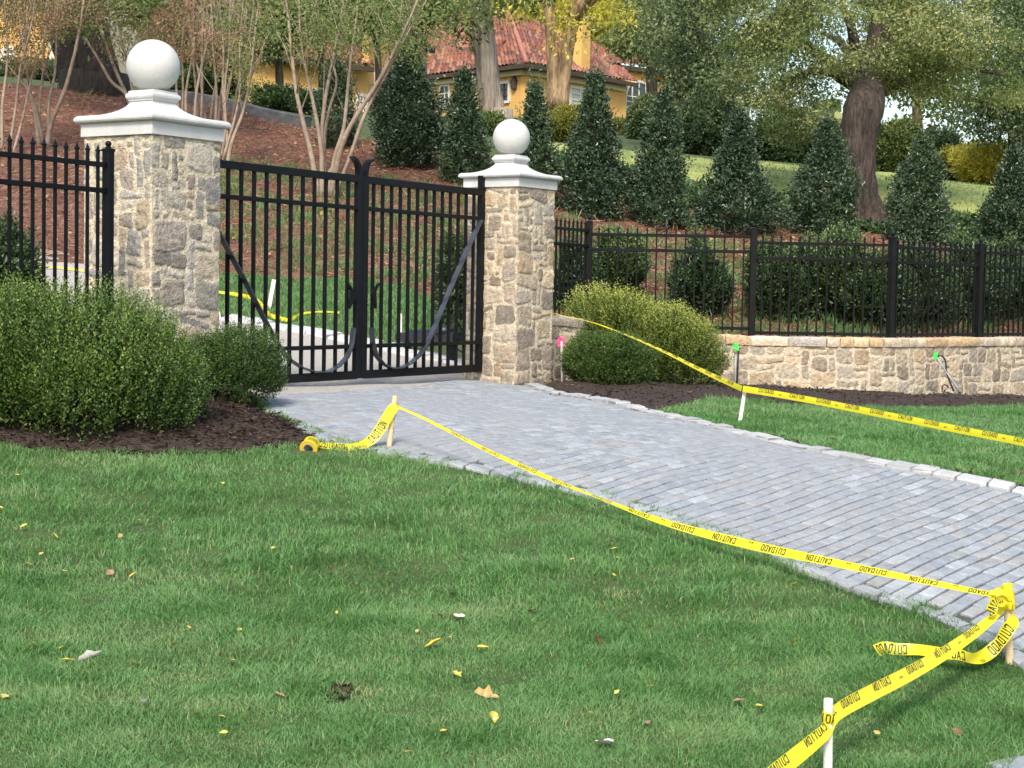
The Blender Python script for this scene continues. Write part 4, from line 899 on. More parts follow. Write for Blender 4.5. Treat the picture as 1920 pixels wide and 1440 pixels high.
mound('green shrub at the right edge above the holly', 1925, 262, 350, 46, 40, 'evergreen', .35, 110, 700, leaf=.13)
mound('clipped hedge shrub behind the slate edging', 520, 208, 228, 38.5, 52, 'laurel', .35, 111, 900, leaf=.09)
mound('low hedge shrub right of the broad crape myrtle', 575, 205, 240, 38, 30, 'laurel', .3, 112, 600, leaf=.09)
mound('pale shrub beneath the yellow wing windows', 545, 172, 205, 52, 30, 'oakleaf', .5, 113, 500, leaf=.12)
mound('green shrub before the far left house wall', 60, 122, 160, 48, 70, 'evergreen', .4, 114, 900, leaf=.13)
mound('dark hedge shrub left of the slate edging behind thin stems', 375, 105, 185, 47, 62, 'laurel', .42, 115, 1200, leaf=.12)
mound('light green shrub between broad holly and pillar ball', 905, 215, 330, 40, 30, 'oakleaf', .45, 116, 600, leaf=.09)
mound('pale shrub right of the smaller pillar ball', 1045, 200, 330, 42, 34, 'yellowleaf', .10, 117, 700, leaf=.10)
# distant wood: one mass
r = np.random.RandomState(77); n = 30000
u = r.uniform(-500, 2500, n); D_ = r.uniform(125, 165, n); X_ = (u - CX) / F * D_
gz = G(X_, D_); top_px = 60 + 45 * np.sin(u / 90.) + 30 * np.sin(u / 37. + 1) + np.interp(u, [-500, 900, 1150, 1300, 1500, 2500], [-60, -40, 60, 150, 215, 215])
zt_ = ZC + (HZ - top_px) / F * D_
B = np.stack([X_, D_, gz + (zt_ - gz) * r.beta(1.1, 1, n)], 1)
o = leaf_mesh('distant_wood', B, rdir(n), r.uniform(.9, 1.9, n), r.uniform(.6, 1.2, n), .45 + .2 * r.normal(size=n) + .15 * np.sin(u / 55.), M['oakleaf'])
o['kind'] = 'stuff'

# ------------------------------------------------------------------ pine straw bank, ivy, upper lawn, edging
foot_t = [(-400, 20), (0, 21), (415, 23), (650, 22.7), (760, 22.35), (860, 21.2), (900, 19.0), (960, 18.6), (1040, 19.2), (1100, 20.6), (1400, 20.5), (1673, 20.6), (1835, 22.4), (1920, 23), (2400, 25)]
top_t = [(-400, 36.5), (0, 36.3), (340, 36), (560, 34.4), (700, 33.4), (1000, 31.6), (1100, 30.4), (1250, 30), (1400, 29.6), (2400, 29.6)]
lawn_b = [(900, 36), (1050, 34.5), (1330, 31.8), (1550, 32.2), (1900, 31.8), (2400, 32)]
lawn_t = [(900, 40), (1050, 40), (1330, 39), (1550, 40.5), (1900, 39.5), (2400, 40)]
def band(name, lo, hi, u0, u1, step, h, mat):
    xs = np.arange((u0 - CX) / F * 40, (u1 - CX) / F * 40, step); ys = np.arange(18, 44, step)
    def inside(x, y):
        u = CX + F * x / y; wob = .25 * np.sin(x * 2.3) + .15 * np.sin(x * 5.1 + 1)
        return np.minimum(np.minimum(y - lerp_table(lo, u) - wob * .4, lerp_table(hi, u) - y + wob), np.minimum(u - u0, u1 - u) / 60)
    return grid_sheet(name, xs, ys, lambda x, y: G(x, y) + np.clip(inside(x, y) * .3, -.05, h) + .015 * sines(np.stack([x, y], -1), 7, 9), mat, lambda x, y: inside(x, y) > -.08)
band('pine_straw_bank', foot_t, top_t, -500, 2300, .11, .035, M['straw'])
band('upper_lawn', lawn_b, lawn_t, 1020, 2300, .16, .03, M['far_grass'])
UL = [(-400, 38), (900, 38)]
def scatter(lo, hi, u0, u1, n, r):
    u = r.uniform(u0, u1, n); a, b = lerp_table(lo, u), lerp_table(hi, u); D = a + (b - a) * r.rand(n); x = (u - CX) / F * D
    return x, D, G(x, D)
r = np.random.RandomState(5)
x, y, z = scatter(foot_t, top_t, -60, 1990, 90000, r)
dv = r.normal(size=(90000, 3)) * np.array([1, 1, .28]); tone_n = .42 + .2 * r.normal(size=90000) + .12 * sines(np.stack([x, y], 1), 1.3, 3)
o = leaf_mesh('pine_straw', np.stack([x, y, z + .035], 1), dv, r.uniform(.12, .26, 90000), .010, np.where(r.rand(90000) < .08, 1.0, np.minimum(tone_n, .8)), M['needles'], fold=.05); o['kind'] = 'stuff'
# grass tufts coming through the straw
x, y, z = scatter(foot_t, [(a, (b + 22) / 2 + 1.5) for a, b in top_t], 380, 1990, 1100, r)
k = 22; NT = len(x)
B = np.repeat(np.stack([x, y, z], 1), k, 0) + r.normal(size=(NT * k, 3)) * np.array([.10, .10, .0])
o = leaf_mesh('weed_tufts', B, r.normal(size=(NT * k, 3)) * .45 + np.array([0, 0, 1]), r.uniform(.10, .24, NT * k), .012, r.uniform(.0, .55, NT * k), M['grass'], fold=.1); o['kind'] = 'stuff'
ivy_lo = [(900, 32), (1050, 31.5), (1250, 30.2), (2300, 29.6)]
x, y, z = scatter(ivy_lo, lawn_b, 1000, 2000, 26000, r)
o = leaf_mesh('ivy_groundcover', np.stack([x, y, z + r.uniform(.01, .12, 26000)], 1), r.normal(size=(26000, 3)) + np.array([0, -.4, .3]), r.uniform(.07, .14, 26000), r.uniform(.05, .1, 26000), .4 + .2 * r.normal(size=26000), M['ivy']); o['kind'] = 'stuff'
mb = MB(); prev = None
for u_ in range(270, 600, 30):
    D_ = lerp_table(top_t, u_) + .15; p = gpt_at(u_, float(D_)); p[2] += .10
    if prev is not None: mb.bar(prev, p, .25, .30, bev=.03)
    prev = p
o = mb.build('slate_edging', M['slate']); o['kind'] = 'structure'

# ------------------------------------------------------------------ houses
def wall_frame(pA, pB):
    d = (pB - pA)[:2]; L = np.linalg.norm(d); d = d / L; n = np.array([d[1], -d[0]]); return d, n, L
def roof_plane(name, parent, e0, e1, t0, t1, tile=.30, course=.42, amp=.10):
    """barrel tiles: rows of scallops on the quad eave e0-e1, ridge t0-t1"""
    e0, e1, t0, t1 = [np.array(v, float) for v in (e0, e1, t0, t1)]; Lu = max(np.linalg.norm(e1 - e0), np.linalg.norm(t1 - t0)); Lv = np.linalg.norm((t0 + t1 - e0 - e1) / 2)
    nu, nv = max(int(Lu / tile) * 5, 5), max(int(Lv / course) * 4, 4); su, sv = np.meshgrid(np.linspace(0, 1, nu + 1), np.linspace(0, 1, nv + 1))
    n = unit(np.cross(e1 - e0 + (t1 - t0), (t0 + t1 - e0 - e1))); 
    if n[2] < 0: n = -n
    pt = ((e0[None, None] * (1 - su[..., None]) + e1 * su[..., None]) * (1 - sv[..., None]) + (t0 * (1 - su[..., None]) + t1 * su[..., None]) * sv[..., None])
    h = amp * np.abs(np.sin(su * nu / 5 * math.pi)) + .10 * (1 - (sv * nv / 4) % 1)
    V = (pt + n * h[..., None]).reshape(-1, 3); i = np.arange(nu)[None] + (nu + 1) * np.arange(nv)[:, None]; fc = np.stack([i, i + 1, i + nu + 2, i + nu + 1], -1).reshape(-1, 4)
    r = np.random.RandomState(int(abs(e0[0]) * 100) % 1000); tile_id = (np.arange(nu)[None] // 5) + 997 * (np.arange(nv)[:, None] // 4); tn = np.array([(.21, .082, .050), (.25, .105, .064), (.15, .060, .044), (.29, .145, .095), (.13, .065, .058), (.21, .09, .068)])
    tab = r.randint(0, 6, 400000); c = tn[tab[tile_id % 400000].ravel()]
    return np_mesh(name, V, fc, M['tile'], parent, True, color=c)
def window(parent, pA, pB, f0, f1, z0, z1, nx, ny, arch=False, curtain=False, dark=False):
    d, n, L = wall_frame(pA, pB); a = pA[:2] + d * L * f0; b = pA[:2] + d * L * f1; n = n if n[1] < 0 else -n; W_ = np.linalg.norm(b - a)
    pt = lambda s, z, o=0.: (*(a + (b - a) * s + n * o), z)
    fm = M['eave'] if dark else M['winframe']; top = lambda s: z1 + (W_ * .42 * math.sqrt(max(0, 1 - (2 * s - 1) ** 2)) if arch else 0)
    mb = MB(); fw = .13
    mb.bar(pt(-.02, z0, .04), pt(1.02, z0, .04), .14, fw); mb.bar(pt(0, z0, .04), pt(0, z1, .04), .12, fw, up=(d[0], d[1], 0)); mb.bar(pt(1, z0, .04), pt(1, z1, .04), .12, fw, up=(d[0], d[1], 0))
    K = 12 if arch else 1
    for i in range(K): mb.bar(pt(i / K, top(i / K), .04), pt((i + 1) / K, top((i + 1) / K), .04), .12, fw)
    w_ = mb.build('window', M['winframe'], parent)
    mb = MB(); sset = [i / K for i in range(K + 1)]
    vs = [pt(s, z0, .03) for s in sset] + [pt(s, top(s), .03) for s in sset]; mb.add(vs, [[i, i + 1, K + 2 + i, K + 1 + i] for i in range(K)]); mb.build('pane', M['curtain' if curtain else 'glass'], w_)
    mb = MB()
    for i in range(1, nx): mb.bar(pt(i / nx, z0, .05), pt(i / nx, top(i / nx), .05), .05, .06, up=(d[0], d[1], 0))
    for j in range(1, ny): mb.bar(pt(0, z0 + (z1 - z0) * j / ny, .052), pt(1, z0 + (z1 - z0) * j / ny, .052), .05, .06)
    if arch: mb.bar(pt(0, z1, .052), pt(1, z1, .052), .05, .06)
    mb.build('muntins', fm, w_); return w_
def box_wall(mb, pA, pB, z0, z1, th=.3):
    d, n, L = wall_frame(pA, pB); n = n if n[1] < 0 else -n; c = -n * th / 2
    mb.bar((pA[0] + c[0], pA[1] + c[1], (z0 + z1) / 2), (pB[0] + c[0], pB[1] + c[1], (z0 + z1) / 2), th, z1 - z0)
def eave(parent, pts, z, out=.55):
    mb = MB()
    for p, q in zip(pts[:-1], pts[1:]): mb.bar((p[0], p[1], z), (q[0], q[1], z), .22, .2)
    mb.build('gutter', M['eave'], parent)
DH = 88.0
zE = P(985, 124, DH)[2]; zB = P(985, 235, DH)[2] - 1.5
c0 = P(985, 124, DH)[:2]; cL = P(765, 130, DH + 7.0)[:2]; cR = P(1168, 150, DH + 6.5)[:2]; cb = cL + cR - c0
H = thing('house', 'ochre stucco house with red tiled hip roof and chimney, above the smaller pillar', 'house', (c0[0], c0[1], zB))
mb = MB(); box_wall(mb, cL, c0, zB, zE); mb.build('wall', M['stucco'], H); mb = MB(); box_wall(mb, c0, cR, zB, zE); mb.build('wall', M['stucco'], H)
mb = MB(); box_wall(mb, cR, cb, zB, zE); box_wall(mb, cb, cL, zB, zE); mb.build('rear_wall', M['stucco'], H)
ov = lambda p, k=.55: p + unit(p - (c0 + cL + cR + cb) / 4) * k * 1.4
eL, e0_, eR, eB = ov(cL), ov(c0), ov(cR), ov(cb)
apx = P(950, 24, DH + 4.5); apL = P(790, 34, DH + 10); apx2 = P(1110, 92, DH + 8.0); zt_ = apx[2]
A3 = lambda p, z: np.array([p[0], p[1], z])
# hip over the left part, lower ridge running to the right
mid_f = e0_ * .62 + eR * .38; mid_b = eL * .5 + eB * .5
roof_plane('roof', H, A3(eL, zE), A3(e0_, zE), apL, apx + np.array([.3, 0, 0]))
rl = P(1085, 86, DH + 6.0)
roof_plane('roof', H, A3(e0_, zE), A3(eR, zE), apx + np.array([.3, 0, 0]), P(1128, 90, DH + 9))
roof_plane('roof', H, A3(eB, zE), A3(eL, zE), apx + np.array([.3, .4, 0]), apL + np.array([0, .4, 0]))
rb = MB()
for p, q in ((A3(e0_, zE + .1), apx + np.array([.1, 0, .05])), (apL + np.array([0, 0, .05]), apx + np.array([.2, 0, .05]))):
    rb.tube([p * (1 - s) + q * s for s in np.linspace(0, 1, 16)], .13, 6, .12)
rb.build('ridge_tiles', noise_mat('ridge tile clay', (.30, .12, .09), (.42, .17, .12), 4, .9), H, True)
eave(H, [eL, e0_, eR], zE - .08)
mb = MB(); 
for p, q in ((cL, c0), (c0, cR)):
    d, n, L = wall_frame(p, q); n = n if n[1] < 0 else -n; mb.bar((*(p + n * .1), zE - .32), (*(q + n * .1), zE - .32), .22, .26)
mb.build('cornice', M['stucco_pale'], H)
ch = P(1084, 95, DH + 3.6); cz0, cz1 = zE + .3, P(1084, 36, DH + 3.6)[2]
chn = MB().bar((ch[0], ch[1], cz0), (ch[0], ch[1], cz1), 1.0, .8, up=(.6, .8, 0)).build('chimney', M['stucco'], H)
MB().bar((ch[0], ch[1], cz1), (ch[0], ch[1], cz1 + .16), 1.16, .96, up=(.6, .8, 0)).build('chimney_cap', M['stucco_pale'], chn)
window(H, cL, c0, .75, .88, P(940, 192, DH + 1.2)[2], P(940, 155, DH + 1.2)[2], 3, 3, dark=True)
window(H, cL, c0, .30, .38, P(835, 205, DH + 4.5)[2], P(835, 160, DH + 4.5)[2], 2, 3)
window(H, c0, cR, .44, .64, P(1092, 213, DH + 3.6)[2], P(1092, 166, DH + 3.6)[2], 2, 4, curtain=True)
q = P(964, 152, DH + .5); lt = MB(); lt.lathe([(.05, .0), (.16, .05), (.2, .45), (.22, .47), (.06, .68), (.02, .8)], (q[0], q[1], q[2] - .45), 8); lt.build('wall_lantern', M['eave'], H)
# cross wing with arched window
wA, wB = P(1163, 150, DH + 7.4)[:2], P(1275, 150, DH + 10.5)[:2]; W2 = thing('house', 'shaded ochre house wing with arched window and its own small tiled roof', 'house', (wA[0], wA[1], zB))
zW = P(1180, 130, DH + 7.8)[2]; mb = MB(); box_wall(mb, wA, wB, zB, zW + .2); mb.build('wall', M['stucco'], W2)
mb = MB(); box_wall(mb, wB, wB + np.array([3, 8.]), zB, zW + .2); mb.build('side_wall', M['stucco'], W2)
window(W2, wA, wB, .08, .52, P(1195, 212, DH + 8.2)[2], P(1195, 182, DH + 8.2)[2], 4, 3, arch=True)
roof_plane('roof', W2, A3(wA + np.array([-.8, -.6]), zW + .1), A3(wB + np.array([.6, -.6]), zW + .1), P(1140, 98, DH + 12), P(1275, 88, DH + 14))
eave(W2, [wA + np.array([-.8, -.6]), wB + np.array([.6, -.6])], zW)
# yellow wing behind the crape myrtle
yA, yB, yC = P(455, 205, 72)[:2], P(690, 205, 76)[:2], P(800, 205, 84)[:2]; zb2 = g1(*yB) - 1.5; zt2 = P(600, 118, 74)[2]
Y2 = thing('house', 'bright yellow house wing glimpsed through the main crape myrtle', 'house', (yA[0], yA[1], zb2))
mb = MB(); box_wall(mb, yA, yB, zb2, zt2); mb.build('wall', M['stucco'], Y2); mb = MB(); box_wall(mb, yB, yC, zb2, P(700, 60, 78)[2]); mb.build('wall', M['stucco'], Y2)
roof_plane('roof', Y2, A3(yA + np.array([-.6, -.7]), zt2), A3(yB + np.array([.3, -.7]), zt2), A3(yA, zt2) + np.array([1.5, 5, 1.6]), A3(yB, zt2) + np.array([-1, 5, 1.6])); eave(Y2, [yA + np.array([-.6, -.7]), yB + np.array([.3, -.7])], zt2 - .08)
zz = P(700, 60, 78)[2]; roof_plane('roof', Y2, A3(yB + np.array([-.6, -.7]), zz), A3(yC + np.array([.3, -.7]), zz), A3(yB, zz) + np.array([1.5, 5, 1.8]), A3(yC, zz) + np.array([-1, 5, 1.8])); eave(Y2, [yB + np.array([-.6, -.7]), yC + np.array([.3, -.7])], zz - .08)
for f0, f1 in ((.22, .38), (.48, .66), (.90, .98)): window(Y2, yA, yB, f0, f1, P(540, 198, 73)[2], P(540, 162, 73)[2], 3, 3, curtain=f0 < .3)
window(Y2, yB, yC, .10, .32, P(735, 185, 78)[2], P(735, 135, 78)[2], 3, 3)
# far left house
lA, lB = P(-140, 120, 66)[:2], P(104, 120, 62)[:2]; zb3 = g1(*lB) - 1; zt3 = P(50, -60, 64)[2]
L2 = thing('house', 'tall ochre house wall at the far left behind the dark leaning tree', 'house', (lB[0], lB[1], zb3))
mb = MB(); box_wall(mb, lA, lB, zb3, zt3); mb.build('wall', M['stucco'], L2); mb = MB(); box_wall(mb, lB, lB + np.array([2.5, 8.]), zb3, zt3); mb.build('side_wall', M['stucco_pale'], L2)
roof_plane('roof', L2, A3(lA + np.array([-.6, -.7]), zt3), A3(lB + np.array([.6, -.7]), zt3), A3(lA, zt3) + np.array([1.5, 5, 1.8]), A3(lB, zt3) + np.array([-1, 5, 1.8])); eave(L2, [lA + np.array([-.6, -.7]), lB + np.array([.6, -.7])], zt3 - .08)
window(L2, lA, lB, .62, .71, P(22, 118, 64)[2], P(22, 96, 64)[2], 2, 2)
# garden chairs by the house
for k, (px_, py_) in enumerate(((818, 222), (832, 224))):
    b = P(px_, py_, 78); b[2] = P(px_, py_, 78)[2]
    t = thing('garden_chair', ['black metal garden chair before the house wall, left of two', 'black metal garden chair before the house wall, right of two'][k], 'chair', b, 'garden chairs before the house')
    mb = MB().bar(b + np.array([-.24, 0, .45]), b + np.array([.24, 0, .45]), .46, .04); mb.build('seat', M['iron'], t)
    for i in (-1, 1):
        for j in (-1, 1): MB().bar(b + np.array([.22 * i, .2 * j, -.6]), b + np.array([.22 * i, .2 * j, .45]), .04, .04).build('leg', M['iron'], t)
    mb = MB()
    for i in range(5): mb.bar(b + np.array([-.22 + .11 * i, .22, .45]), b + np.array([-.22 + .11 * i, .28, .95]), .025, .025)
    mb.bar(b + np.array([-.26, .28, .95]), b + np.array([.26, .28, .95]), .04, .05); mb.build('backrest', M['iron'], t)
# ------------------------------------------------------------------ grass
def blades(name, x, y, z, length, width, tone, seed):
    r = np.random.RandomState(seed); n = len(x); lean = r.normal(size=(n, 2)) * .42 + np.stack([vnoise(np.stack([x, y], 1), 3.1, seed), vnoise(np.stack([x, y], 1), 3.1, seed + 9)], 1) * .10 + np.stack([vnoise(np.stack([x, y], 1), 11, seed + 3), vnoise(np.stack([x, y], 1), 11, seed + 12)], 1) * .20
    d0 = unit(np.concatenate([lean * .35, np.ones((n, 1))], 1)); d1 = unit(np.concatenate([lean * 1.9, np.full((n, 1), .62)], 1))
    a = r.uniform(0, 6.3, n); side = np.stack([np.cos(a), np.sin(a), 0 * a], 1); L = length[:, None]; W = width[:, None]
    B = np.stack([x, y, z - .004], 1); m1 = B + d0 * L * .5; tp = m1 + d1 * L * .55
    V = np.stack([B - side * W * .5, B + side * W * .5, m1 + side * W * .45, m1 - side * W * .45, tp + side * W * .06, tp - side * W * .06], 1).reshape(-1, 3)
    i = np.arange(n) * 6; fc = np.stack([np.stack([i, i + 1, i + 2, i + 3], 1), np.stack([i + 3, i + 2, i + 4, i + 5], 1)], 1).reshape(-1, 4)
    o = np_mesh(name, V, fc, M['grass'], None, False, np.repeat(tone, 2)); o['kind'] = 'stuff'; return o
def lawn_tone(x, y, r, seed=0):
    p = np.stack([x, y], 1); n1 = vnoise(p, 1.6, 51 + seed); n2 = vnoise(p, 5.5, 52 + seed); n3 = vnoise(p, 14, 53 + seed)
    t = .49 + .06 * n1 + .10 * n2 +   .12 * n3 + .14 * r.normal(size=len(x))
    dead = (vnoise(p, 4.2, 54 + seed) + .7 * vnoise(p, 11, 55 + seed) > 2.15) & (r.rand(len(x)) < .5)
    return np.where(dead | (r.rand(len(x)) < .018), r.uniform(.85, 1, len(x)), np.clip(t, 0, .82))
def pick(u0, u1, d0, d1, n, seed, power=0.):
    r = np.random.RandomState(seed); u = r.uniform(u0, u1, n); D = d0 + (d1 - d0) * r.rand(n) ** (1 + power); return (u - CX) / F * D, D, r
ROLLP = P(581, 838, 10.80) + np.array([0, -.09, 0])
def front_lawn(name, specs, side, seed):
    xs, ys, ls, ws, ts = [], [], [], [], []
    for (u0, u1, d0, d1, n, l0, l1, wd) in specs:
        x, y, r = pick(u0, u1, d0, d1, n, seed); seed += 1
        ok = (np.hypot(x - ROLLP[0], y - ROLLP[1]) > .13) & (poly_dist(x, y, DRIVE) < .065 * r.rand(n)) & (poly_dist(x, y, PATCH) < .02) & (poly_dist(x, y, MULCH_L) < .02 + .06 * (r.rand(n) < .1)) & (poly_dist(x, y, MULCH_R) < .03)
        u = CX + F * x / y; ok &= y < lerp_table(LINE, u) - .25
        ex = np.interp(y, DRIVE[:len(L_EDGE), 1][::-1], DRIVE[:len(L_EDGE), 0][::-1]); ok &= (x < ex + .1) if side < 0 else (x > ex + .5)
        if side > 0:
            rp = np.array([gp(*p)[:2] for p in R_EDGE[1:]]); ok &= poly_dist(x, y, np.vstack([rp, rp[::-1] + .001])) < -.085
        x, y, r2 = x[ok], y[ok], np.random.RandomState(seed + 5)
        xs.append(x); ys.append(y); n2 = len(x); tall = 1 + .30 * np.clip(vnoise(np.stack([x, y], 1), 6, 71), -1, 2) + .25 * np.clip(vnoise(np.stack([x, y], 1), 15, 72), -1.4, 2)
        ls.append(r2.uniform(l0, l1, n2) * tall); ws.append(wd * r2.uniform(.7, 1.3, n2)); ts.append(lawn_tone(x, y, r2))
    x, y = np.concatenate(xs), np.concatenate(ys); return blades(name, x, y, G(x, y), np.concatenate(ls), np.concatenate(ws), np.concatenate(ts), seed)
front_lawn('lawn_grass', [(-60, 1980, 5.6, 8.2, 190000, .026, .054, .0040), (-60, 1980, 8.2, 13.2, 170000, .028, .058, .0050), (-700, 2600, 4.2, 6.0, 16000, .04, .08, .006), (-700, -60, 6, 11, 14000, .04, .08, .007)], -1, 200)
front_lawn('side_lawn_grass', [(1150, 2000, 10, 20.5, 120000, .035, .068, .0066), (2000, 2900, 7, 24, 60000, .045, .085, .009)], 1, 230)
x, y, r = pick(-80, 960, 13, 23.6, 90000, 260); u = CX + F * x / y
ok = (poly_dist(x, y, BACK_DRIVE) < -.12) & (y < lerp_table(foot_t, u) + .15 * np.sin(u / 9.)) & (y > lerp_table(LINE, u) + .5) & ~((u > 800) & (y < 19.9))
x, y = x[ok], y[ok]; blades('inner_lawn_grass', x, y, G(x, y), r.uniform(.05, .10, len(x)), r.uniform(.007, .012, len(x)), lawn_tone(x, y, r, 3), 261)
x, y, z = scatter(lawn_b, lawn_t, 1020, 2000, 26000, np.random.RandomState(9))
blades('upper_lawn_grass', x, y, z, RS.uniform(.04, .09, 26000), RS.uniform(.012, .022, 26000), np.clip(.82 + .12 * RS.normal(size=26000), 0, 1), 262)  # dry blade tones that also carry the sunlight on this strip

# mulch chips, litter
def chips(name, poly, n, seed, h):
    r = np.random.RandomState(seed); x0, y0 = poly.min(0); x1, y1 = poly.max(0); x, y = r.uniform(x0, x1, n), r.uniform(y0, y1, n); d = poly_dist(x, y, poly); ok = (d > -.04) & (y > 9); x, y, d = x[ok], y[ok], d[ok]; n = len(x)
    z = G(x, y) + np.minimum(np.clip(d / .06, -1, 1), 1) * .02 + h * np.clip(d / .5, 0, 1) + .012 + sines(np.stack([x, y], -1), 9, 5) * .012
    L = r.uniform(.02, .065, n); o = leaf_mesh(name, np.stack([x, y, z], 1), r.normal(size=(n, 3)) * np.array([1, 1, .3]), L, L * r.uniform(.15, .4, n), .30 + .24 * r.normal(size=n), M['chips'], fold=.05); o['kind'] = 'stuff'
chips('mulch_chips', MULCH_L, 34000, 301, .07); chips('mulch_chips', MULCH_R, 30000, 302, .05)
re_ = np.array([gp(*p)[:2] for p in R_EDGE[3:]]); rn = np.array([.9, .42]); EDGE_SOIL = np.vstack([re_ + rn * .10, (re_ + rn * .22)[::-1]])
chips('edge_soil', EDGE_SOIL, 9000, 303, .0)
r = np.random.RandomState(8); x, y, z = scatter(foot_t, top_t, -60, 1990, 1500, r)
o = leaf_mesh('bank_leaf_litter', np.stack([x, y, z + .06], 1), r.normal(size=(1500, 3)) * np.array([1, 1, .5]), r.uniform(.05, .11, 1500), r.uniform(.03, .07, 1500), r.choice([.30, .36, .42, .5], 1500) + .05 * r.normal(size=1500), M['fallen']); o['kind'] = 'stuff'

# ------------------------------------------------------------------ fallen leaves on the lawn
def leaf_obj(pxy, size, tone, label, group=None, lobes=0, rise=.034, curl=.5, seed=0, wid=.55):
    r = np.random.RandomState(seed); nu, nv = 9, 5; vs = []
    for i in range(nu):
        s = i / (nu - 1); half = wid * .5 * math.sin(math.pi * min(max(s, .02), .98) ** .8) * (1 + lobes * .45 * math.sin(s * 15))
        for j in range(nv):
            t = (j / (nv - 1)) * 2 - 1; vs.append(((s - .5), t * half, curl * (.28 * t * t * half * 2 + .25 * (s - .5) ** 2) + r.normal() * .012))
    b = gp(*pxy); a, tl, tr_ = r.uniform(0, 6.3), r.normal() * .35, r.normal() * .3
    R = np.array(Matrix.Rotation(a, 3, 'Z') @ Matrix.Rotation(tl, 3, 'X') @ Matrix.Rotation(tr_, 3, 'Y')); V = np.array(vs) * size @ R.T + b + np.array([0, 0, rise])
    i = np.arange(nv - 1)[None] + nv * np.arange(nu - 1)[:, None]; fc = np.stack([i, i + 1, i + nv + 1, i + nv], -1).reshape(-1, 4)
    o = np_mesh('fallen_leaf', V, fc, M['fallen'], None, True, np.clip(tone + .05 * r.normal(size=len(fc)), 0, 1), origin=b + np.array([0, 0, rise])); tag(o, label, 'leaf', group); return o
BIG = [((812, 1224), .095, .72, 'large pale yellow curled leaf in the middle of the front lawn', 0, .9), ((860, 1170), .08, .97, 'flat grey-mauve leaf beyond the large pale yellow leaf', .3, .3), ((998, 1160), .06, .16, 'reddish brown leaf right of the grey-mauve leaf', .3, .6), ((1120, 1214), .065, .02, 'dark red leaf standing in the lawn right of centre', .2, .9),
       ((822, 1166), .05, .20, 'small russet leaf just left of the grey-mauve leaf', .3, .6), ((912, 1322), .105, .46, 'tan split leaf with two raised lobes', 1, 1.2), ((925, 1362), .075, .80, 'bright yellow curled leaf below the tan split leaf', 0, 1.0), ((1215, 1374), .06, .36, 'pinkish tan leaf near the lower edge right of centre', .5, .6),
       ((1133, 1410), .10, .99, 'dark grey folded leaf at the lower edge of the lawn', .3, .9), ((170, 1250), .11, 1.0, 'whitish crumpled leaf at the left of the lawn', .5, 1.1), ((128, 1256), .06, .82, 'yellow leaf touching the whitish crumpled leaf', .3, .8), ((525, 1322), .06, .40, 'orange tan leaf low in the lawn left of centre', .3, .6),
       ((857, 1281), .06, .62, 'cream star-shaped leaf above the tan split leaf', 1, .8), ((905, 1230), .055, .74, 'yellow leaf right of the large pale yellow leaf', .1, .7), ((270, 1336), .065, .98, 'pale grey leaf low at the left of the lawn', .3, .6), ((368, 1358), .05, .55, 'cream leaf near the bottom left of the lawn', .1, .6),
       ((1385, 1330), .06, .34, 'brown leaf between the nearest stake and the lawn centre', .5, .6), ((1795, 1390), .06, .22, 'russet leaf right of the nearest stake', .3, .5), ((1562, 830), .09, .28, 'grey-brown leaf on the side lawn under the long tape', .4, .5), ((1527, 808), .09, .14, 'brown leaf on the side lawn left of the grey-brown one', .4, .5), ((1815, 1198), .05, .4, 'tan leaf by the driveway corner near the knotted stake', .2, .5), ((8, 1323), .06, .84, 'yellow leaf at the far left edge of the lawn', 0, .7), ((205, 1087), .06, .38, 'pinkish tan leaf among yellow leaves on the left lawn', .3, .6), ((682, 851), .07, .66, 'cream leaf on the grass beneath the unrolled tape', .1, .4)]
for k, (p, s, tn, lb, lo, cu) in enumerate(BIG): leaf_obj(p, s, tn, lb, None, lo, .034, cu, k + 400)
r = np.random.RandomState(12); spots = [(48, 996), (100, 1014), (226, 1018), (255, 988), (262, 1065), (76, 1053), (52, 1072), (118, 1084), (250, 1087), (36, 960), (5, 962), (330, 1226), (115, 1228), (60, 1228), (250, 1258), (628, 1168), (352, 1187), (445, 1195), (430, 1256), (515, 1038), (493, 1040), (785, 1196), (843, 1212), (1100, 1260), (1075, 1062), (1154, 1061), (1178, 1044), (1155, 1095), (1162, 1172), (1490, 1108), (1150, 1040), (768, 1430), (830, 1388), (1105, 1350), (1155, 1318), (1215, 1300), (1485, 1215), (1640, 1390), (1420, 1340), (1702, 1330), (135, 925), (80, 905), (35, 905), (415, 917), (420, 1390), (415, 1360)]
for p in spots:
    q = (p[0] + r.uniform(-4, 4), p[1] + r.uniform(-4, 4)); y_ = r.rand() < .72
    leaf_obj(q, r.uniform(.030, .05), r.uniform(.64, .82) if y_ else r.uniform(.5, .62), 'small yellow leaf fallen on the front lawn' if y_ else 'small cream leaf fallen on the front lawn', 'small yellow leaves on the front lawn' if y_ else 'small cream leaves on the front lawn', 0, .034, .7, int(q[0] * 7 + q[1]))
# bare soil spots
for k, (p, a, b) in enumerate((((638, 1304), .06, .04),)):
    c = gp(*p); n = 110; rr_ = np.random.RandomState(k); aa = rr_.uniform(0, 6.3, n); q = np.sqrt(rr_.rand(n)); x, y = c[0] + a * q * np.cos(aa), c[1] + b * 2.4 * q * np.sin(aa)
    o = leaf_mesh('bare_soil', np.stack([x, y, G(x, y) + .03 * (1 - q) + .005], 1), rr_.normal(size=(n, 3)) * np.array([1, 1, .3]), .035, .016, .35 + .15 * rr_.normal(size=n), M['chips']); o['kind'] = 'stuff'

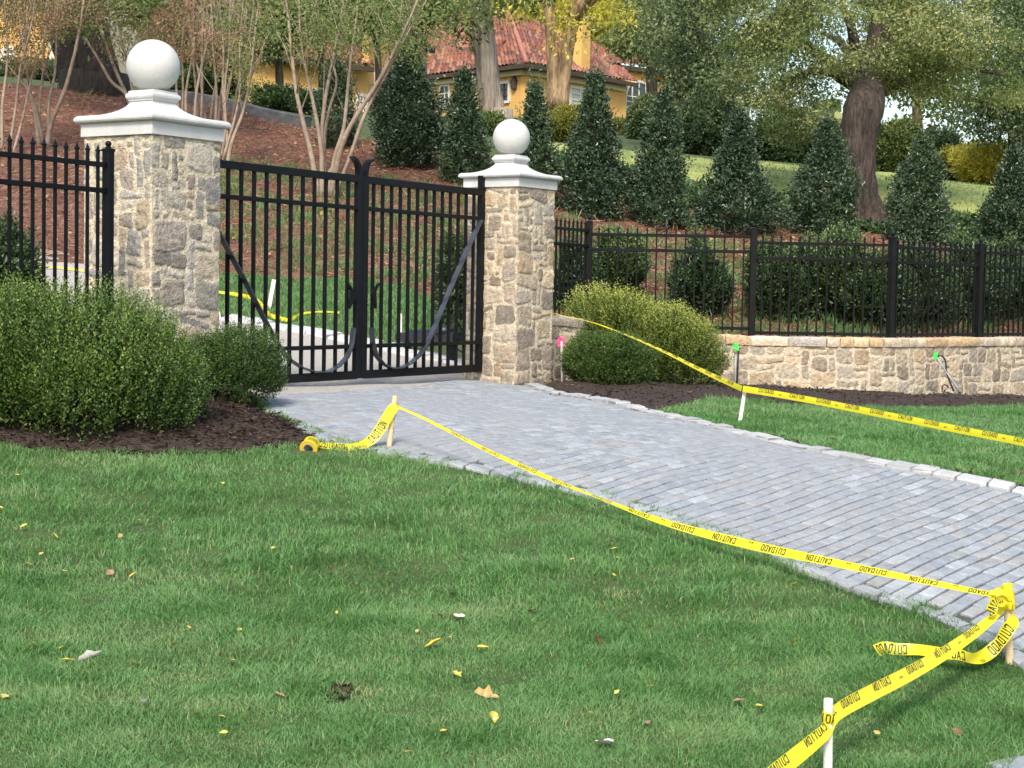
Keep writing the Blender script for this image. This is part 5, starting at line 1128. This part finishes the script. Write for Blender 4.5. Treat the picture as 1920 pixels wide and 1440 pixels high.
# ------------------------------------------------------------------ stakes
def stake(label, top, base, D, dia, mat, name='wooden_stake', flat=None, group='stakes in the grass', sink=.12):
    tp = P(top[0], top[1], D); bs = P(base[0], base[1], D); d = unit(tp - bs); t0 = bs - d * sink
    mb = MB()
    if flat: mb.bar(t0, tp, dia, flat, up=(0, 1, 0), bev=.002)
    else:
        L = np.linalg.norm(tp - t0); pts = [t0 + d * L * s for s in (0, .2, .5, .8, .985, 1)]; mb.tube(pts, [dia / 2 * k for k in (.95, 1.03, .98, 1.0, 1, .88)], 14, .03)
    o = mb.build(name, M[mat], None, not flat, origin=bs, autos=.7); tag(o, label, 'stake', group); return tp, bs
S1t, S1b = stake('round wooden stake on the lawn edge by the roll of caution tape', (741, 742), (728, 852), 11.0, .036, 'wood')
S2t, S2b = stake('round wooden stake under the big knot of tape by the driveway corner', (1889, 1101), (1893, 1248), 7.95, .037, 'wood')
S3t, S3b = stake('nearest wooden stake at the lower edge, wrapped by tape', (1553, 1310), (1552, 1494), 6.5, .0375, 'whitewood')
S4t, S4b = stake('thin white leaning stake carrying the tape on the side lawn', (1397, 730), (1386, 797), 14.0, .030, 'whitewood', flat=.018)
b8 = gp(504, 580); stake('thin white leaning stake seen between the bars of the left gate leaf', (514, 524), (504, 580), b8[1], .05, 'whitewood', flat=.02)
b9 = gp(751, 640); stake('short white stake beside the gate opener behind the right gate leaf', (751, 588), (751, 640), b9[1], .035, 'whitewood', flat=.02)
t5 = stake('thin white marker stake beneath a pink flag by the farther pillar', (1053, 640), (1054, 716), 17.85, .026, 'whitewood', name='marker_stake')
def flag(name, label, px, py, D, w_, h_, mat, seed):
    r = np.random.RandomState(seed); mb = MB(); c = P(px, py, D); t = thing(name, label, 'flag', c)
    for k in range(4):
        a = r.uniform(-1.2, 1.2); pts = [c + np.array([r.uniform(-.3, .3) * w_ + math.sin(a) * w_ * s * .5, -.012 - .02 * s * r.rand(), h_ * (.5 - s * r.uniform(.8, 1.05))]) for s in np.linspace(0, 1, 5)]
        mb = MB()
        for i in range(4): mb.bar(pts[i], pts[i + 1], w_ * .42, .004, up=(math.sin(a), -1, .2))
        mb.build('ribbon', M[mat], t)
    return t
flag('pink_flag', 'pink flagging tied to the white marker stake beside the farther pillar', 1052, 642, 18.0, .085, .105, 'pink', 1)
# green tagged conduits by the wall
def tubes(name, label, cat, parts):
    c = parts[0][1][-1]; t = thing(name, label, cat, (c[0], c[1], c[2]))
    for nm, pts, r_, mt in parts: MB().tube(pts, r_, 7).build(nm, M[mt], t, True)
    return t
d = 19.35
tubes('buried_conduit', 'upright black and grey conduits at the wall left of the taped white stake', 'conduit', [('black_cable', [P(1385, 652, d), P(1383, 690, d), P(1381, 726, d), P(1380, 745, d)], .012, 'plastic'), ('grey_conduit', [P(1379, 660, d), P(1379, 700, d), P(1377, 742, d)], .012, 'grey_pipe')])
flag('green_flag', 'lime green flagging on the conduits left along the stone wall', 1379, 651, d - .03, .085, .075, 'lime', 2)
d = 20.2
z6 = lambda a, b: P(1440 + a / 4, 640 + b / 4, d)
tubes('buried_conduit', 'looped black cable and leaning grey conduit before the right part of the wall', 'conduit', [('black_cable', [z6(1268, 125), z6(1282, 106), z6(1305, 108), z6(1328, 135), z6(1335, 175), z6(1334, 215), z6(1345, 250), z6(1362, 300), z6(1384, 350), z6(1392, 375)], .011, 'plastic'),
      ('grey_conduit', [z6(1270, 130), z6(1310, 190), z6(1345, 245), z6(1400, 325), z6(1440, 385)], .013, 'grey_pipe'), ('black_cable', [z6(1342, 235), z6(1372, 285), z6(1410, 340), z6(1432, 375)], .009, 'plastic'), ('black_cable', [z6(1305, 365), z6(1307, 338), z6(1322, 325), z6(1342, 330), z6(1354, 350)], .009, 'plastic')])
flag('green_flag', 'small lime green tape tag on the looped cable before the wall', 1754, 667, d - .03, .05, .085, 'lime', 3)

# ------------------------------------------------------------------ caution tape
def bx(x0, y0, x1, y1): return [(x0, y0), (x1, y0), (x1, y1), (x0, y1)]
k_ = .26
GLY = {'C': [bx(0, .08, k_, .92), bx(.08, 0, .9, .16), bx(.08, .84, .9, 1), bx(.72, .68, .92, .9), bx(.72, .1, .92, .32)], 'U': [bx(0, .1, k_, 1), bx(.74, .1, 1, 1), bx(.1, 0, .9, .16)], 'I': [bx(.36, 0, .64, 1)], 'T': [bx(0, .84, 1, 1), bx(.36, 0, .64, .84)],
       'D': [bx(0, 0, k_, 1), bx(.2, 0, .75, .16), bx(.2, .84, .75, 1), bx(.70, .1, .96, .9)], 'A': [[(0, 0), (.25, 0), (.62, 1), (.36, 1)], [(1, 0), (.75, 0), (.38, 1), (.64, 1)], bx(.25, .26, .75, .4)],
       'O': [bx(0, .1, k_, .9), bx(.74, .1, 1, .9), bx(.1, 0, .9, .16), bx(.1, .84, .9, 1)], 'N': [bx(0, 0, .24, 1), bx(.76, 0, 1, 1), [(.02, 1), (.28, 1), (.98, 0), (.72, 0)]],
       '/': [[(0, .1), (.2, .1), (.45, .55), (.25, .55)], [(.5, .1), (.7, .1), (.95, .55), (.75, .55)], bx(.1, .02, .5, .12), bx(.6, .02, 1, .12)]}
def smooth_path(pts, n_iter=3):
    q = np.array(pts, float)
    for _ in range(n_iter):
        a = q[:-1] * .75 + q[1:] * .25; b = q[:-1] * .25 + q[1:] * .75; m_ = np.empty((2 * len(a), q.shape[1])); m_[0::2] = a; m_[1::2] = b; q = np.vstack([q[:1], m_, q[-1:]])
    return q
def tape(label, pts, width=.076, roll=0., text=None, name='caution_tape', cat='caution tape', parent=None, crumple=0., step=.012, seed=0, part='strip'):
    """pts: rows of (x, y, z[, roll degrees[, width]]); text: (start, v0, v1, rotated, end)"""
    P4 = np.array([list(p) + [roll, width][len(p) - 3:] if len(p) < 5 else p for p in pts], float); q = smooth_path(P4); seg = np.linalg.norm(np.diff(q[:, :3], axis=0), axis=1); cum = np.concatenate([[0], np.cumsum(seg)])
    n = max(int(cum[-1] / step), 6); s = np.linspace(0, cum[-1], n); C = np.stack([np.interp(s, cum, q[:, k]) for k in range(5)], 1); T = unit(np.gradient(C[:, :3], axis=0)); r = np.random.RandomState(seed)
    upv = np.array([0, 0, 1.]); W0 = unit(upv - T * (T @ upv)[:, None]); N0 = np.cross(T, W0); a = np.radians(C[:, 3]) + crumple * sines(s[:, None], 22, seed) * .5
    Wd = W0 * np.cos(a)[:, None] + N0 * np.sin(a)[:, None]; Nn = np.cross(T, Wd); wv = C[:, 4]
    K = 4; cup = .05
    def pos(i, v, off=0.):   # i fractional index, v 0..1 across
        i = np.clip(i, 0, n - 1); i0 = np.minimum(i.astype(int), n - 2); f = (i - i0)[..., None]; L = lambda X: X[i0] * (1 - f) + X[i0 + 1] * f
        ww = L(wv[:, None])[..., 0]; return L(C[:, :3]) + L(Wd) * ((v - .5) * ww)[..., None] + L(Nn) * ((1 - (2 * v - 1) ** 2) * ww * cup + off)[..., None]
    ii, vv = np.meshgrid(np.arange(n, dtype=float), np.linspace(0, 1, K + 1), indexing='ij'); V = pos(ii, vv).reshape(-1, 3)
    i = np.arange(K)[None] + (K + 1) * np.arange(n - 1)[:, None]; fc = np.stack([i, i + 1, i + K + 2, i + K + 1], -1).reshape(-1, 4)
    t = parent if parent is not None else thing(name, label, cat, C[n // 2, :3])
    np_mesh(part, V, fc, M['tape'], t, True)
    if text:
        s0, v0, v1, rot, s1 = text; s1 = min(s1, cum[-1]); pv = []; x = s0
        pat = [('CUIDADO', .0, .157), ('/', .207, .245), ('CAUTION', .323, .48)]
        while x < s1:
            for wd_, a0, a1 in pat:
                if x + a1 > s1: break
                lw = (a1 - a0) / len(wd_)
                for k, ch_ in enumerate(wd_):
                    for poly in GLY[ch_]:
                        pp = [(a0 + lw * (k + .08 + .84 * px_), py_ * (.6 if ch_ == '/' else 1)) for px_, py_ in poly]
                        if rot: pp = [((s0 + s1) - (x + a), 1 - b) for a, b in pp]
                        else: pp = [(x + a, b) for a, b in pp]
                        pv.append([(a, v0 + (v1 - v0) * b) for a, b in pp])
            x += .61
        if pv:
            A = np.array(pv); m_ = 3                                       # split every stroke so that it follows the curve of the film
            e = np.linspace(0, 1, m_ + 1); quads = []
            for j in range(m_):
                for sgn in (1, -1):
                    lo, hi = e[j], e[j + 1]; c0_, c1_, c2_, c3_ = A[:, 0], A[:, 1], A[:, 2], A[:, 3]
                    qd = np.stack([c0_ + (c3_ - c0_) * lo, c1_ + (c2_ - c1_) * lo, c1_ + (c2_ - c1_) * hi, c0_ + (c3_ - c0_) * hi], 1)
                    quads.append(pos(qd[..., 0] / cum[-1] * (n - 1), qd[..., 1], sgn * .0009))
            V = np.concatenate(quads).reshape(-1, 3); np_mesh('lettering', V, np.arange(len(V)).reshape(-1, 4), M['ink'], t, False)
    return t
def on_plane(pxs, A_, B_):
    """photo points carried to the vertical plane through two stakes"""
    n = np.array([B_[1] - A_[1], -(B_[0] - A_[0])]); out = []
    for (x, y) in pxs:
        d = ray(x, y); k = (n @ A_[:2]) / (n @ d[:2]); out.append(np.array([0, 0, ZC]) + d * k)
    return out
# strand from the roll's stake to the knot
pa = on_plane([(746, 763), (800, 786), (900, 839), (1000, 884), (1060, 909), (1120, 932), (1180, 956), (1250, 981), (1330, 1003), (1400, 1020), (1480, 1038), (1550, 1052), (1630, 1069), (1700, 1083), (1790, 1101), (1872, 1117)], S1t, S2t)
rl_ = [60, 55, 48, 42, 60, 76, 55, 35, 30, 28, 30, 34, 38, 40, 42, 42]; wd_ = [.016, .020, .024, .030, .028, .018, .030, .040, .048, .052, .050, .046, .040, .036, .032, .028]
tape('sagging caution tape along the left driveway edge from roll stake to knot', [(*p, -a, b) for p, a, b in zip(pa, rl_, wd_)], text=(.25, .16, .86, True, 9.))
# roll end to the first stake
D0 = 10.95
pb = [P(*v) for v in ((597, 834, 10.88), (612, 836, 10.86), (640, 838, 10.88), (662, 839, 10.9), (688, 832, 10.92), (704, 818, 10.94), (718, 796, 10.96), (733, 770, 10.97), (741, 761, 10.975))]
tape('short caution tape rising from the roll on the grass to the first stake', [(*p, -a, .072) for p, a in zip(pb, (70, 62, 55, 60, 48, 35, 28, 25, 40))], text=(.02, .12, .9, False, 2))
tape('knot of caution tape round the stake near the roll', [S1t + np.array([math.cos(a) * .021, math.sin(a) * .021, -.062 - .012 * a / 6.3]) for a in np.linspace(0, 11, 26)], width=.03, name='tape_knot', cat='tape knot', step=.006)
# strand from the knot to the nearest stake and out of the frame
S5 = np.array([S3t[0] - .42, S3t[1] - .78, 0]); S5[2] = g1(S5[0], S5[1]) + .3
pc = on_plane([(1884, 1136), (1860, 1160), (1820, 1192), (1760, 1232), (1700, 1266), (1640, 1296), (1590, 1322), (1562, 1340)], S2t, S3t)
rl_ = [30, 40, 46, 40, 34, 30, 28, 30]; wd_ = [.03, .04, .05, .058, .062, .064, .064, .058]
fr = S3t + np.array([-.012, -.026, 0]); pe = [P(1552, 1368, 6.46), P(1535, 1383, 6.42), P(1505, 1408, 6.33), P(1470, 1436, 6.22), P(1420, 1478, 6.05), P(1350, 1540, 5.8)]
tape('caution tape from the knotted stake round the nearest stake and out of frame', [(*p, a, b) for p, a, b in zip(pc, rl_, wd_)] + [(*p, a, b) for p, a, b in zip(pe, (30, 32, 34, 34, 34, 34), (.055, .06, .064, .066, .068, .07))], text=(.30, .46, .97, False, 9))
tape('black and yellow tape wound round the nearest stake', [S3t + np.array([math.cos(a) * .0215, math.sin(a) * .0215, -.062 - .016 * a / 6.3]) for a in np.linspace(0, 9, 24)], width=.045, name='tape_knot', cat='tape knot', step=.006, text=(.02, .1, .9, False, .2))
# knot at the driveway corner: wraps, a bow loop, hanging ends
KN = thing('tape_knot', 'big crumpled knot of yellow tape on the stake at the driveway corner', 'tape knot', S2t + np.array([0, 0, -.05]))
for k in range(4):
    a0 = k * 1.7; tape('', [S2t + np.array([math.cos(a) * (.0235 + .004 * k), math.sin(a) * (.0235 + .004 * k), .004 - .022 * k - .010 * (a - a0) / 3]) for a in np.linspace(a0, a0 + 7.5, 22)], width=.034, parent=KN, step=.006, crumple=.8, seed=k, part='wrap', text=(.03, .1, .9, False, .2) if k == 3 else None)
z3 = lambda a, b, d_: P(1560 + a / 5.333, 1040 + b / 5.333, d_)
for k, (pl, w_, tx) in enumerate([([(1770, 430, 7.9), (1700, 375, 7.86), (1620, 380, 7.82), (1595, 420, 7.80), (1640, 450, 7.82), (1720, 445, 7.86), (1765, 450, 7.9)], .042, None), ([(1750, 450, 7.9), (1690, 430, 7.84), (1625, 480, 7.80), (1600, 540, 7.80), (1580, 600, 7.80), (1560, 640, 7.82)], .05, (.06, .1, .9, False, 1)),
                                ([(1760, 470, 7.9), (1700, 480, 7.84), (1665, 520, 7.82), (1690, 540, 7.84), (1740, 500, 7.88)], .036, None), ([(1740, 400, 7.9), (1690, 355, 7.87), (1640, 370, 7.85), (1660, 410, 7.85), (1730, 425, 7.89)], .034, None)]):
    tape('', [(*z3(*v), 25 + 12 * k) for v in pl], width=w_, parent=KN, step=.007, crumple=.9, seed=10 + k, part='loop', text=tx)
# loose tail lying on the grass
tl = [(1800, 500, 7.92), (1815, 560, 7.90), (1835, 620, 7.88), (1815, 670, 7.86), (1760, 730, 7.85), (1690, 850, 7.86), (1620, 930, 7.88), (1520, 1010, 7.86), (1420, 1045, 7.80), (1250, 1060, 7.78), (1130, 1065, 7.8), (1000, 1040, 7.85), (880, 1020, 7.9), (740, 1015, 7.92), (620, 1015, 7.92), (530, 990, 7.95), (440, 1030, 7.9)]
tape('loose tail of caution tape drooping from the knot and lying on the lawn', [(*(np.array(z3(*v)) + np.array([0, -.01, .035 if v[0] < 1300 else 0])), a, .062) for v, a in zip(tl, (10, 20, 30, 20, 10, 15, 25, 35, 42, 48, 50, 52, 52, 50, 48, 40, 40))], text=(.12, .08, .9, False, 3), crumple=.18)
# strand across the side lawn
pe = [P(*v) for v in ((1026, 585, 18.0), (1070, 595, 18.05), (1108, 603, 18.2), (1150, 618, 18.1), (1190, 634, 16.9), (1250, 661, 16.0), (1320, 697, 15.0), (1391, 729, 13.98))]
tape('far caution tape from the smaller pillar across the shrubs to the white stake', [(*p, -a, b) for p, a, b in zip(pe, (66, 66, 66, 66, 66, 58, 40, 12), (.018, .018, .018, .019, .022, .028, .038, .046))], text=(1.2, .42, .98, False, 9))
pf = [P(*v) for v in ((1393, 729, 13.97), (1450, 738, 13.75), (1520, 750, 13.45), (1600, 766, 13.05), (1700, 786, 12.5), (1800, 806, 12.0), (1920, 829, 11.4), (2100, 868, 10.6), (2500, 953, 9.0))]
tape('long straight caution tape across the side lawn from white stake to right edge', [(*p, -a, .052) for p, a in zip(pf, (6, 8, 10, 12, 14, 14, 14, 14, 14))], text=(.16, .40, .97, False, 9))
# tape lying on the inner lawn
gpx = [(30, 511), (95, 507), (140, 513), (240, 524), (330, 540), (412, 556), (452, 561), (483, 570), (492, 584), (505, 600), (530, 607), (545, 610), (556, 600), (575, 594), (610, 592), (636, 594)]
pg = []
for k, v in enumerate(gpx):
    p = gp(*v); p[2] += .05; pg.append((*p, -40 if k % 3 else -15, .05 if 5 < k < 12 else .03))
tape('crumpled yellow tape lying on the inner lawn behind the left gate leaf', pg, crumple=.7, seed=44, step=.02)
# the roll itself
ax = unit(np.array([-.16, -.93, -.30])); rc = P(581, 838, 10.80); e1 = unit(np.cross(ax, (0, 0, 1.))); e2 = np.cross(e1, ax)
RO = thing('tape_roll', 'roll of yellow caution tape lying on the grass at the mulch edge', 'tape roll', rc - np.array([0, 0, .05]))
def ringm(rads, mat, nm, sides=40):
    mb = MB(); vs = [rc + ax * o + (e1 * math.cos(2 * math.pi * k / sides) + e2 * math.sin(2 * math.pi * k / sides)) * q for q, o in rads for k in range(sides)]; n = len(rads)
    mb.add(vs, [[i * sides + k, i * sides + (k + 1) % sides, (i + 1) * sides + (k + 1) % sides, (i + 1) * sides + k] for i in range(n - 1) for k in range(sides)]); return mb.build(nm, M[mat], RO, True, autos=.6)
ringm([(.036, .036), (.056, .036), (.058, .034)], 'orange_core', 'wound_side'); ringm([(.058, .034), (.058, -.038), (.036, -.038)], 'tape', 'wound_tape'); ringm([(.036, .038), (.031, .038), (.031, -.038), (.036, -.038)], 'card', 'core')
for k in range(46):
    if k % 23 in (8, 9, 10, 20, 21, 22): continue
    a0, a1 = 2 * math.pi * k / 46, 2 * math.pi * (k + .5) / 46
    if k % 23 in (0, 11): mb = MB()
    mb.add([rc + ax * o + (e1 * math.cos(a) + e2 * math.sin(a)) * .0588 for a, o in ((a0, -.025), (a1, -.025), (a1, .024), (a0, .024))], [[0, 1, 2, 3]])
    if k % 23 in (7, 19): mb.build('lettering', M['ink'], RO)
